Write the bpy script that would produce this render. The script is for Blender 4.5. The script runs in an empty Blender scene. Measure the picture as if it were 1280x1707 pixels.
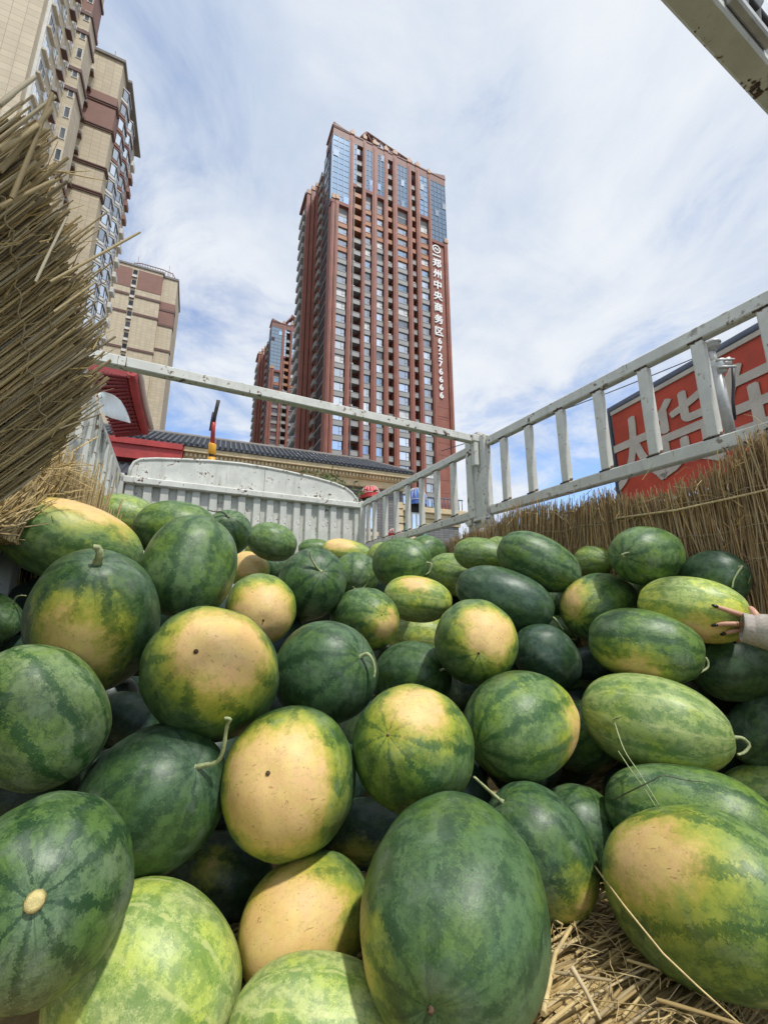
import bpy, math, random
import numpy as np
from mathutils import Vector, Matrix, noise as mnoise

random.seed(11)
R_ = math.radians
scene = bpy.context.scene
COL = scene.collection

# ------------------------------------------------------------------ camera
CZ = 1.5                      # eye height above the street
PITCH = R_(12.4)
FOC = 693.0                   # focal length in photograph pixels (1280 x 1707)
cam_d = bpy.data.cameras.new('camera')
cam_d.sensor_fit = 'VERTICAL'
cam_d.sensor_height = 24.0
cam_d.lens = 24.0 * FOC / 1707.0
cam_d.clip_start = 0.02
cam_d.clip_end = 6000.0
cam = bpy.data.objects.new('camera', cam_d)
cam.location = (0, 0, CZ)
cam.rotation_euler = (R_(90) + PITCH, 0, 0)
COL.objects.link(cam)
scene.camera = cam

# ------------------------------------------------------------------ light
SUN_EL, SUN_AZ = R_(60), R_(138)      # azimuth clockwise from +Y
world = bpy.data.worlds.new('World')
scene.world = world
world.use_nodes = True

def build_sky():
    nt = world.node_tree
    nt.nodes.clear()
    N, L = nt.nodes, nt.links
    out = N.new('ShaderNodeOutputWorld')
    bg = N.new('ShaderNodeBackground')
    L.new(bg.outputs[0], out.inputs[0])
    sky = N.new('ShaderNodeTexSky')
    sky.sky_type = 'NISHITA'
    sky.sun_disc = False
    sky.sun_elevation = SUN_EL
    sky.sun_rotation = SUN_AZ
    sky.air_density = 1.0
    sky.dust_density = 0.1
    sky.ozone_density = 2.2
    tc = N.new('ShaderNodeTexCoord')
    sep = N.new('ShaderNodeSeparateXYZ')
    L.new(tc.outputs['Generated'], sep.inputs[0])

    def M(op, a, b=None, c=None):
        n = N.new('ShaderNodeMath'); n.operation = op
        for i, v in enumerate((a, b, c)):
            if v is None: continue
            if isinstance(v, (int, float)): n.inputs[i].default_value = v
            else: L.new(v, n.inputs[i])
        return n.outputs[0]

    def ramp(v, lo, hi):
        n = N.new('ShaderNodeMapRange'); n.interpolation_type = 'SMOOTHSTEP'
        L.new(v, n.inputs[0]); n.inputs[1].default_value = lo; n.inputs[2].default_value = hi
        return n.outputs[0]
    zc = M('MAXIMUM', sep.outputs[2], 0.0)
    den = M('ADD', zc, 0.16)
    px = M('DIVIDE', sep.outputs[0], den)
    py = M('DIVIDE', sep.outputs[1], den)
    comb = N.new('ShaderNodeCombineXYZ')
    L.new(px, comb.inputs[0]); L.new(py, comb.inputs[1])

    def nz(scale, detail, rough, dist, off, stretch=(1, 1, 1), rot=0.0):
        mp = N.new('ShaderNodeMapping')
        mp.inputs['Location'].default_value = off
        mp.inputs['Scale'].default_value = stretch
        mp.inputs['Rotation'].default_value = (0, 0, rot)
        L.new(comb.outputs[0], mp.inputs[0])
        n = N.new('ShaderNodeTexNoise')
        n.inputs['Scale'].default_value = scale
        n.inputs['Detail'].default_value = detail
        n.inputs['Roughness'].default_value = rough
        n.inputs['Distortion'].default_value = dist
        L.new(mp.outputs[0], n.inputs[0])
        return n.outputs[0]
    big = nz(0.75, 3, .5, .3, SKY_OFF)
    mid = nz(2.6, 8, .64, .6, (3.1, 1.7, 0))
    wisp = nz(1.15, 6, .56, 1.0, (7.3, 2.2, 0), (1.0, .38, 1), R_(-20))
    hi = ramp(zc, .05, .75)
    cov = M('ADD', M('MULTIPLY', big, 1.15), M('MULTIPLY', M('SUBTRACT', mid, .5), .80))
    cov = M('ADD', cov, M('MULTIPLY', M('SUBTRACT', wisp, .5), .5))
    cov = M('ADD', cov, M('MULTIPLY', hi, .30))
    mask = M('MULTIPLY', ramp(cov, SKY_LO, SKY_HI), .97)
    shade = nz(1.5, 5, .55, .5, (1.2, 9.4, 0))
    cc = N.new('ShaderNodeMix'); cc.data_type = 'RGBA'
    cc.inputs[6].default_value = (CL * .64, CL * .75, CL * .93, 1)
    cc.inputs[7].default_value = (CL * 1.0, CL * 1.04, CL * 1.09, 1)
    L.new(ramp(M('ADD', M('MULTIPLY', shade, .45), M('ADD', M('MULTIPLY', mid, .25), M('MULTIPLY', wisp, .3))), .38, .60), cc.inputs[0])
    tint = N.new('ShaderNodeMix'); tint.data_type = 'RGBA'; tint.blend_type = 'MULTIPLY'
    tint.inputs[0].default_value = 1.0
    L.new(sky.outputs[0], tint.inputs[6]); tint.inputs[7].default_value = SKY_TINT
    mx = N.new('ShaderNodeMix'); mx.data_type = 'RGBA'
    L.new(mask, mx.inputs[0]); L.new(tint.outputs[2], mx.inputs[6]); L.new(cc.outputs[2], mx.inputs[7])
    L.new(mx.outputs[2], bg.inputs[0])
    bg.inputs[1].default_value = SKY_STR

SKY_STR = 0.12
SKY_OFF = (5.17, -7.22, 0)
SKY_LO, SKY_HI = .40, .79
CL = 5.6                      # radiance of sunlit cloud before the sky strength
SKY_TINT = (1.35, 1.36, 1.45, 1)
build_sky()

sun_d = bpy.data.lights.new('sun', 'SUN')
sun_d.energy = 2.5
sun_d.angle = R_(3.0)
sun_d.color = (1.0, .97, .92)
sun = bpy.data.objects.new('sun', sun_d)
sd = Vector((math.sin(SUN_AZ) * math.cos(SUN_EL), math.cos(SUN_AZ) * math.cos(SUN_EL), math.sin(SUN_EL)))
sun.rotation_euler = sd.to_track_quat('Z', 'Y').to_euler()
sun.location = (20, -20, 60)
COL.objects.link(sun)

vs = scene.view_settings
vs.view_transform = 'Standard'
vs.look = 'None'
vs.exposure = 0.4
vs.gamma = 1.0
vs.use_curve_mapping = False
scene.cycles.max_bounces = 6
scene.cycles.use_denoising = True

# ------------------------------------------------------------------ helpers
def ray(x, y):
    r = x - 640.0; d = y - 853.5
    return Vector((r, FOC * math.cos(PITCH) + d * math.sin(PITCH), FOC * math.sin(PITCH) - d * math.cos(PITCH))) / FOC

def at(x, y, depth):
    """world point seen at a photograph pixel, at that depth along the view axis"""
    return ray(x, y) * depth + Vector((0, 0, CZ))

def hit(x, y, P, n):
    v = ray(x, y); o = Vector((0, 0, CZ))
    return o + v * ((Vector(P) - o).dot(n) / v.dot(n))

def props(o, label=None, cat=None, group=None, kind=None):
    if label: o['label'] = label
    if cat: o['category'] = cat
    if group: o['group'] = group
    if kind: o['kind'] = kind
    return o

def empty(name, loc, rz=0.0, label=None, cat=None, group=None):
    o = bpy.data.objects.new(name, None)
    o.location = loc; o.rotation_euler = (0, 0, rz)
    o.empty_display_size = .2
    COL.objects.link(o)
    return props(o, label, cat, group)

def inst(name, me, parent=None, loc=(0, 0, 0), rot=(0, 0, 0), scale=(1, 1, 1)):
    o = bpy.data.objects.new(name, me)
    COL.objects.link(o)
    if parent is not None: o.parent = parent
    o.location = loc; o.rotation_euler = rot; o.scale = scale
    return o

class MB:
    """collects simple solids and links them as one mesh"""
    def __init__(s): s.v = []; s.f = []; s.m = []; s.sm = []
    def add(s, vs_, fs, mi=0, smooth=False):
        b = len(s.v)
        s.v += [tuple(q) for q in vs_]
        for f in fs:
            s.f.append(tuple(b + i for i in f)); s.m.append(mi); s.sm.append(smooth)
        return s
    def box(s, x0, x1, y0, y1, z0, z1, mi=0):
        vs_ = [(x0, y0, z0), (x1, y0, z0), (x1, y1, z0), (x0, y1, z0), (x0, y0, z1), (x1, y0, z1), (x1, y1, z1), (x0, y1, z1)]
        return s.add(vs_, [(0, 3, 2, 1), (4, 5, 6, 7), (0, 1, 5, 4), (1, 2, 6, 5), (2, 3, 7, 6), (3, 0, 4, 7)], mi)
    def bbox(s, x0, x1, y0, y1, z0, z1, c=.004, mi=0):
        """box with chamfered edges"""
        X, Y, Z = (x0, x1), (y0, y1), (z0, z1)
        vs_ = []; idx = {}
        for i in (0, 1):
            for j in (0, 1):
                for k in (0, 1):
                    sx, sy, sz = (c, -c)[i], (c, -c)[j], (c, -c)[k]
                    for a, p in (('x', (X[i], Y[j] + sy, Z[k] + sz)), ('y', (X[i] + sx, Y[j], Z[k] + sz)), ('z', (X[i] + sx, Y[j] + sy, Z[k]))):
                        idx[i, j, k, a] = len(vs_); vs_.append(p)
        fs = []
        for i in (0, 1):
            q = [idx[i, 0, 0, 'x'], idx[i, 0, 1, 'x'], idx[i, 1, 1, 'x'], idx[i, 1, 0, 'x']]; fs.append(q if i == 0 else q[::-1])
            q = [idx[0, i, 0, 'y'], idx[1, i, 0, 'y'], idx[1, i, 1, 'y'], idx[0, i, 1, 'y']]; fs.append(q if i == 0 else q[::-1])
            q = [idx[0, 0, i, 'z'], idx[0, 1, i, 'z'], idx[1, 1, i, 'z'], idx[1, 0, i, 'z']]; fs.append(q if i == 0 else q[::-1])
            for j in (0, 1):
                fs.append([idx[0, i, j, 'y'], idx[1, i, j, 'y'], idx[1, i, j, 'z'], idx[0, i, j, 'z']])
                fs.append([idx[i, 0, j, 'x'], idx[i, 1, j, 'x'], idx[i, 1, j, 'z'], idx[i, 0, j, 'z']])
                fs.append([idx[i, j, 0, 'x'], idx[i, j, 1, 'x'], idx[i, j, 1, 'y'], idx[i, j, 0, 'y']])
                for k in (0, 1):
                    pass
        for i in (0, 1):
            for j in (0, 1):
                for k in (0, 1):
                    fs.append([idx[i, j, k, 'x'], idx[i, j, k, 'y'], idx[i, j, k, 'z']])
        return s.add(vs_, fs, mi)
    def prism(s, poly, axis_vec, mi=0):
        """extrude a planar polygon (list of 3-vectors) along a vector"""
        n = len(poly); a = Vector(axis_vec)
        vs_ = [Vector(q) for q in poly] + [Vector(q) + a for q in poly]
        fs = [tuple(range(n)), tuple(range(2 * n - 1, n - 1, -1))] + [(i, (i + 1) % n, n + (i + 1) % n, n + i) for i in range(n)]
        return s.add(vs_, fs, mi)
    def tube(s, path, r, n=8, mi=0, smooth=True, cap=True, rib=0.0):
        P = [Vector(q) for q in path]; m = len(P)
        if not hasattr(r, '__len__'): r = [r] * m
        T = [(P[min(i + 1, m - 1)] - P[max(i - 1, 0)]).normalized() for i in range(m)]
        ref = Vector((0, 0, 1)) if abs(T[0].z) < .9 else Vector((1, 0, 0))
        a = T[0].cross(ref).normalized(); vs_ = []
        for i in range(m):
            a = (a - T[i] * a.dot(T[i])).normalized(); b = T[i].cross(a)
            for k in range(n):
                t = 2 * math.pi * k / n
                vs_.append(P[i] + (a * math.cos(t) + b * math.sin(t)) * (r[i] * (1 + (rib if k % 2 else -rib))))
        fs = [(i * n + k, i * n + (k + 1) % n, (i + 1) * n + (k + 1) % n, (i + 1) * n + k) for i in range(m - 1) for k in range(n)]
        s.add(vs_, fs, mi, smooth)
        if cap:
            b = len(s.v) - len(vs_)
            s.f += [tuple(b + k for k in range(n - 1, -1, -1)), tuple(b + (m - 1) * n + k for k in range(n))]
            s.m += [mi, mi]; s.sm += [False, False]
        return s
    def mesh(s, name, mats):
        me = bpy.data.meshes.new(name)
        me.from_pydata(s.v, [], s.f)
        for m_ in (mats if isinstance(mats, (list, tuple)) else [mats]): me.materials.append(m_)
        me.polygons.foreach_set('material_index', s.m)
        me.polygons.foreach_set('use_smooth', s.sm)
        me.validate(); me.update()
        import bmesh
        bm = bmesh.new(); bm.from_mesh(me); bmesh.ops.recalc_face_normals(bm, faces=bm.faces); bm.to_mesh(me); bm.free()
        return me
    def build(s, name, mats, parent=None, **kw):
        return inst(name, s.mesh(name, mats), parent, **kw)

def text_mesh(body, size, extrude, bold, mat):
    c = bpy.data.curves.new('letter', 'FONT')
    c.body = body; c.size = size; c.extrude = extrude
    c.align_x = 'CENTER'; c.align_y = 'CENTER'; c.resolution_u = 4
    o = bpy.data.objects.new('letter_tmp', c); COL.objects.link(o)
    dg = bpy.context.evaluated_depsgraph_get(); dg.update()
    me = bpy.data.meshes.new_from_object(o.evaluated_get(dg))
    bpy.data.objects.remove(o); bpy.data.curves.remove(c)
    # centre on the bounding box, then thicken the strokes with shifted copies
    co = np.empty(len(me.vertices) * 3); me.vertices.foreach_get('co', co); co = co.reshape(-1, 3)
    co[:, :2] -= (co[:, :2].max(0) + co[:, :2].min(0)) / 2
    fs = [tuple(p.vertices) for p in me.polygons]; n = len(co)
    V, F = [], []
    for q, (dx, dy) in enumerate(((0, 0), (bold, 0), (-bold, 0), (0, bold * .7), (0, -bold * .7))):
        V.append(co * np.array([1, 1, 1 + .04 * q]) + np.array([dx, dy, 0])); F += [tuple(i + n * q for i in f) for f in fs]
    me2 = bpy.data.meshes.new('letter'); me2.from_pydata(np.concatenate(V).tolist(), [], F); bpy.data.meshes.remove(me); me = me2
    me.materials.clear(); me.materials.append(mat); me.update()
    return me

# ------------------------------------------------------------------ materials
class NT:
    """tiny shader-graph writer"""
    def __init__(s, name):
        s.mat = bpy.data.materials.new(name); s.mat.use_nodes = True
        s.t = s.mat.node_tree; s.t.nodes.clear()
        s.out = s.t.nodes.new('ShaderNodeOutputMaterial')
        s.b = s.t.nodes.new('ShaderNodeBsdfPrincipled')
        s.t.links.new(s.b.outputs[0], s.out.inputs[0])
    def n(s, typ, **kw):
        nd = s.t.nodes.new(typ)
        for k, v in kw.items(): setattr(nd, k, v)
        return nd
    def put(s, sock, v):
        if v is None: return
        if isinstance(v, bpy.types.NodeSocket): s.t.links.new(v, sock)
        elif hasattr(v, '__len__'):
            v = tuple(v)
            if sock.type == 'RGBA' and len(v) == 3: v = v + (1,)
            sock.default_value = v
        else:
            sock.default_value = v if sock.type not in ('RGBA', 'VECTOR') else ((v,) * 3 + ((1,) if sock.type == 'RGBA' else ()))
    def set(s, **kw):
        for k, v in kw.items(): s.put(s.b.inputs[k.replace('_', ' ')], v)
        return s.mat
    def m(s, op, a, b=None, c=None, clamp=False):
        nd = s.n('ShaderNodeMath', operation=op, use_clamp=clamp)
        for i, v in enumerate((a, b, c)): s.put(nd.inputs[i], v)
        return nd.outputs[0]
    def vm(s, op, a, b=None, sc=None):
        nd = s.n('ShaderNodeVectorMath', operation=op)
        s.put(nd.inputs[0], a)
        if b is not None: s.put(nd.inputs[1], b)
        if sc is not None: s.put(nd.inputs['Scale'], sc)
        return nd.outputs['Value'] if op in ('DOT_PRODUCT', 'LENGTH', 'DISTANCE') else nd.outputs[0]
    def step(s, v, lo, hi):
        nd = s.n('ShaderNodeMapRange', interpolation_type='SMOOTHSTEP')
        s.put(nd.inputs[0], v); s.put(nd.inputs[1], lo); s.put(nd.inputs[2], hi)
        return nd.outputs[0]
    def mix(s, fac, a, b, blend='MIX'):
        nd = s.n('ShaderNodeMix', data_type='RGBA', blend_type=blend)
        s.put(nd.inputs[0], fac); s.put(nd.inputs[6], a); s.put(nd.inputs[7], b)
        return nd.outputs[2]
    def noise(s, vec, scale, detail=4, rough=.55, dist=0.0, col=False):
        nd = s.n('ShaderNodeTexNoise')
        if vec is not None: s.put(nd.inputs['Vector'], vec)
        s.put(nd.inputs['Scale'], scale); s.put(nd.inputs['Detail'], detail); s.put(nd.inputs['Roughness'], rough); s.put(nd.inputs['Distortion'], dist)
        return nd.outputs[1 if col else 0]
    def ramp(s, v, stops):
        nd = s.n('ShaderNodeValToRGB'); e = nd.color_ramp.elements
        while len(e) < len(stops): e.new(.5)
        for q, (p_, c) in zip(e, stops): q.position = p_; q.color = tuple(c) + (1,)
        s.put(nd.inputs[0], v)
        return nd.outputs[0]
    def coord(s, k='Object'): return s.n('ShaderNodeTexCoord').outputs[k]
    def attr(s, name, fac=True):
        nd = s.n('ShaderNodeAttribute', attribute_type='OBJECT', attribute_name=name)
        return nd.outputs['Fac' if fac else 'Vector']
    def bump(s, h, strength=.3, dist=.01):
        nd = s.n('ShaderNodeBump'); s.put(nd.inputs['Height'], h); s.put(nd.inputs['Strength'], strength); s.put(nd.inputs['Distance'], dist)
        s.put(s.b.inputs['Normal'], nd.outputs[0])

def mat_plain(name, col, rough=.6, metal=0.0, var=.18, scale=3.0, bump=0.0, spec=.5):
    t = NT(name); c = t.coord()
    n1 = t.noise(c, scale, 5); n2 = t.noise(c, scale * 7.3, 4)
    v = t.m('ADD', t.m('MULTIPLY', n1, .65), t.m('MULTIPLY', n2, .35))
    lo = tuple(q * (1 - var) for q in col); hi = tuple(min(1, q * (1 + var)) for q in col)
    t.set(Base_Color=t.mix(t.step(v, .3, .7), lo, hi), Roughness=t.m('ADD', rough - .08, t.m('MULTIPLY', n2, .16)), Metallic=metal, Specular_IOR_Level=spec)
    if bump: t.bump(n2, bump)
    return t.mat

def mat_paint(name, col, chips=.5, grime=.5):
    """old white truck paint: stains, rust runs and chipped spots with bare dark metal"""
    t = NT(name); c = t.coord()
    big = t.noise(c, 2.2, 5, .6); mid = t.noise(c, 9, 5, .6)
    run = t.noise(t.vm('MULTIPLY', c, (14, 14, 1.6)), 1.0, 4, .6)
    fine = t.noise(c, 34, 3, .6)
    base = t.mix(t.step(mid, .35, .7), tuple(q * .86 for q in col), tuple(min(1, q * 1.06) for q in col))
    base = t.mix(t.m('MULTIPLY', t.step(run, .52, .78), grime), base, (.30, .28, .22))
    base = t.mix(t.m('MULTIPLY', t.step(big, .5, .75), grime * .55), base, (.36, .37, .30))
    chip = t.m('MULTIPLY', t.step(t.m('ADD', fine, t.m('MULTIPLY', t.m('SUBTRACT', mid, .5), .8)), .70 - .06 * chips, .73 - .06 * chips), t.step(big, .42, .55))
    flake = t.step(t.noise(c, 70, 2, .5), .74 - .03 * chips, .76 - .03 * chips)
    chip = t.m('MAXIMUM', chip, t.m('MULTIPLY', flake, t.step(mid, .45, .6)))
    crk = t.noise(t.vm('MULTIPLY', c, (46, 46, 5)), 1.0, 5, .65, .3)
    crk2 = t.noise(t.vm('MULTIPLY', c, (6, 6, 60)), 1.0, 4, .6, .3)
    chip = t.m('MAXIMUM', chip, t.m('MULTIPLY', t.m('MAXIMUM', t.step(crk, .665, .685), t.step(crk2, .69, .71)), t.m('MULTIPLY', t.step(big, .42, .55), chips, ), clamp=True))
    rrun = t.m('MULTIPLY', t.step(t.noise(t.vm('MULTIPLY', c, (30, 30, 2.2)), 1.0, 4, .6), .58, .78), t.step(t.noise(c, 3.3, 3), .5, .62))
    base = t.mix(t.m('MULTIPLY', rrun, .5 * grime), base, (.26, .13, .05))
    halo = t.step(t.m('ADD', fine, t.m('MULTIPLY', t.m('SUBTRACT', mid, .5), .8)), .64 - .06 * chips, .72 - .06 * chips)
    base = t.mix(t.m('MULTIPLY', t.m('MULTIPLY', halo, t.step(big, .42, .55)), .45), base, (.33, .20, .10))
    base = t.mix(chip, base, t.mix(t.step(t.noise(c, 90), .4, .6), (.035, .025, .02), (.11, .055, .03)))
    t.set(Base_Color=base, Roughness=t.m('ADD', .42, t.m('MULTIPLY', mid, .25)))
    t.bump(t.m('SUBTRACT', t.m('MULTIPLY', fine, .25), chip), .25, .004)
    return t.mat

def mat_straw(name, dark, light, grey, seedmul=1.0):
    t = NT(name); c = t.coord()
    isl = t.n('ShaderNodeNewGeometry').outputs['Random Per Island']
    rnd = t.n('ShaderNodeObjectInfo').outputs['Random']
    q = t.m('FRACT', t.m('ADD', isl, t.m('MULTIPLY', rnd, 7.13)))
    base = t.ramp(q, [(0, dark), (.35, tuple((a + b) / 2 for a, b in zip(dark, light))), (.62, light), (.8, grey), (1, tuple(a * .55 for a in dark))])
    fib = t.noise(c, 60, 4, .6)
    blot = t.noise(c, 9, 3, .6)
    base = t.mix(t.m('MULTIPLY', t.step(fib, .35, .65), .35), base, tuple(a * .5 for a in dark))
    base = t.mix(t.m('MULTIPLY', t.step(blot, .5, .75), .5), base, tuple(a * .6 for a in grey))
    t.set(Base_Color=base, Roughness=.62, Specular_IOR_Level=.35)
    t.bump(fib, .3, .002)
    return t.mat

def mat_glass(name, col, rough=.06, metal=.75):
    t = NT(name)
    rnd = t.n('ShaderNodeObjectInfo').outputs['Random']
    c = t.coord(); n = t.noise(c, .9, 2)
    base = t.mix(t.step(rnd, .15, .95), tuple(q * .55 for q in col), col)
    t.set(Base_Color=base, Roughness=rough, Metallic=metal)
    t.bump(n, .05, .05)
    return t.mat

def mat_tile(name, col, grout, bw, bh, var=.14, rot=False):
    """cladding panels too small to build: joint lines, per-panel tint, streaks"""
    t = NT(name); c = t.coord()
    sep = t.n('ShaderNodeSeparateXYZ'); t.put(sep.inputs[0], c)
    cm = t.n('ShaderNodeCombineXYZ')
    t.put(cm.inputs[0], t.m('ADD', sep.outputs[0], sep.outputs[1])); t.put(cm.inputs[1], sep.outputs[2])
    br = t.n('ShaderNodeTexBrick', offset=0.0, squash=1.0)
    t.put(br.inputs['Vector'], cm.outputs[0])
    t.put(br.inputs['Color1'], tuple(q * (1 + var * .5) for q in col)); t.put(br.inputs['Color2'], tuple(q * (1 - var * .5) for q in col))
    t.put(br.inputs['Mortar'], grout); t.put(br.inputs['Scale'], 1.0); t.put(br.inputs['Mortar Size'], .022)
    t.put(br.inputs['Brick Width'], bw); t.put(br.inputs['Row Height'], bh)
    st = t.noise(t.vm('MULTIPLY', c, (1.2, 1.2, .08)), 1.0, 5)
    base = t.mix(t.m('MULTIPLY', t.step(st, .45, .75), .28), br.outputs[0], tuple(q * .62 for q in col))
    t.set(Base_Color=base, Roughness=.62)
    t.bump(t.m('SUBTRACT', 1, br.outputs[1]), .4, .02)
    return t.mat

MT = {}
MT['white_paint'] = mat_paint('white_paint', (.65, .65, .585), 1.1, .6)
MT['white_paint_sheet'] = mat_paint('white_paint_sheet', (.62, .625, .565), .9, .9)
MT['reed_olive'] = mat_straw('reed_olive', (.33, .25, .125), (.70, .56, .30), (.58, .51, .36))
MT['reed_brown'] = mat_straw('reed_brown', (.30, .185, .08), (.70, .49, .22), (.54, .42, .25))
MT['straw_gold'] = mat_straw('straw_gold', (.40, .28, .11), (.74, .57, .27), (.64, .51, .30))
MT['rust'] = mat_plain('rust', (.085, .05, .035), .8, 0, .4, 60)
MT['twine'] = mat_plain('twine', (.38, .31, .19), .8, 0, .2, 60)
MT['dark_backing'] = mat_plain('dark_backing', (.06, .042, .022), .9, 0, .4, 20)
MT['brick_red'] = mat_plain('brick_red', (.255, .090, .060), .62, 0, .18, .5, .1)
MT['brick_red_dark'] = mat_plain('brick_red_dark', (.20, .062, .045), .66, 0, .15, .5)
MT['roof_brown'] = mat_plain('roof_brown', (.19, .085, .065), .6, 0, .15, .6)
MT['orange_band'] = mat_plain('orange_band', (.36, .155, .07), .6, 0, .15, .6)
MT['grey_panel'] = mat_plain('grey_panel', (.30, .295, .28), .6, 0, .16, .7)
MT['pale_cream'] = mat_plain('pale_cream', (.44, .27, .17), .6, 0, .16, 1.2)
MT['pink_cream'] = mat_plain('pink_cream', (.60, .46, .38), .6, 0, .12, .8)
MT['white_letter'] = mat_plain('white_letter', (.82, .82, .80), .45, 0, .04, 2)
MT['window_frame'] = mat_plain('window_frame', (.10, .10, .105), .45, 0, .1, 2)
MT['white_frame'] = mat_plain('white_frame', (.62, .61, .57), .5, 0, .1, 2)
MT['glass'] = mat_glass('glass', (.86, .91, .95), .05, .88)
MT['glass_dim'] = mat_glass('glass_dim', (.42, .46, .49), .10, .6)
MT['painted_sky_pane'] = mat_plain('painted_sky_pane', (.62, .63, .62), .6, 0, .2, 1)  # even pale colour stands in for bright sky reflected in the glass
MT['glass_blue'] = mat_glass('glass_blue', (.55, .70, .84), .05, .86)
MT['glass_dark'] = mat_glass('glass_dark', (.07, .075, .085), .12, .25)
MT['recess_shade'] = mat_plain('recess_shade', (.035, .032, .03), .8, 0, .3, 1)  # near-black colour standing in for shade in an opening
MT['beige_tile'] = mat_tile('beige_tile', (.54, .455, .32), (.33, .26, .17), 1.1, .78)
MT['brown_tile'] = mat_plain('brown_tile', (.235, .115, .085), .6, 0, .1, .7)
MT['brown_band'] = mat_plain('brown_band', (.13, .065, .05), .6, 0, .2, .9)
MT['cap_grey'] = mat_plain('cap_grey', (.20, .18, .16), .7, 0, .2, 1)
MT['roof_tile'] = mat_plain('roof_tile', (.065, .072, .085), .45, 0, .35, 4, .1)
MT['cornice'] = mat_plain('cornice', (.60, .47, .27), .65, 0, .18, 2)
MT['grey_brick'] = mat_tile('grey_brick', (.17, .165, .16), (.10, .10, .10), .4, .16, .3)
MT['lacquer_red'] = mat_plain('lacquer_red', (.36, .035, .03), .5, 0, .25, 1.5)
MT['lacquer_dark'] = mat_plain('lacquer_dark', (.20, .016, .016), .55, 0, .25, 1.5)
MT['awning_red'] = mat_plain('awning_red', (.62, .05, .05), .6, 0, .1, 3)
MT['awning_blue'] = mat_plain('awning_blue', (.06, .16, .48), .6, 0, .15, 3)
MT['awning_teal'] = mat_plain('awning_teal', (.08, .30, .26), .6, 0, .15, 3)
MT['sign_red'] = mat_plain('sign_red', (.46, .052, .018), .5, 0, .22, 2.2)
MT['sign_letter'] = mat_plain('sign_letter', (.48, .43, .35), .55, 0, .14, 6)
MT['steel_blue'] = mat_plain('steel_blue', (.13, .15, .19), .5, .3, .2, 5)
MT['yellow_paint'] = mat_plain('yellow_paint', (.68, .33, .02), .42, 0, .22, 18)
MT['arm_red'] = mat_plain('arm_red', (.40, .035, .03), .45, 0, .25, 14)
MT['black_rubber'] = mat_plain('black_rubber', (.03, .024, .022), .6, 0, .3, 10)
MT['asphalt'] = mat_plain('asphalt', (.05, .05, .052), .85, 0, .2, .8, .2)
MT['pavement'] = mat_plain('pavement', (.24, .23, .21), .85, 0, .2, .8, .2)
MT['bed_wood'] = mat_plain('bed_wood', (.13, .105, .07), .85, 0, .3, 6, .2)
MT['leaf'] = mat_plain('leaf', (.10, .13, .035), .6, 0, .4, 6)
MT['plastic_white'] = mat_plain('plastic_white', (.86, .88, .88), .4, 0, .1, 4)
MT['galvanised'] = mat_plain('galvanised', (.46, .46, .43), .45, .35, .2, 9)
MT['cable'] = mat_plain('cable', (.05, .05, .055), .5)
MT['skin'] = mat_plain('skin', (.60, .33, .22), .5, 0, .10, 40)
MT['nail'] = mat_plain('nail', (.012, .009, .009), .18)
MT['knit'] = mat_plain('knit', (.80, .71, .62), .9, 0, .2, 160, .8)
MT['trousers'] = mat_plain('trousers', (.06, .07, .10), .8, 0, .2, 30)
MT['hair'] = mat_plain('hair', (.02, .015, .012), .45, 0, .3, 30)
MT['gold'] = mat_plain('gold', (.75, .60, .40), .25, .9)

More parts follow.
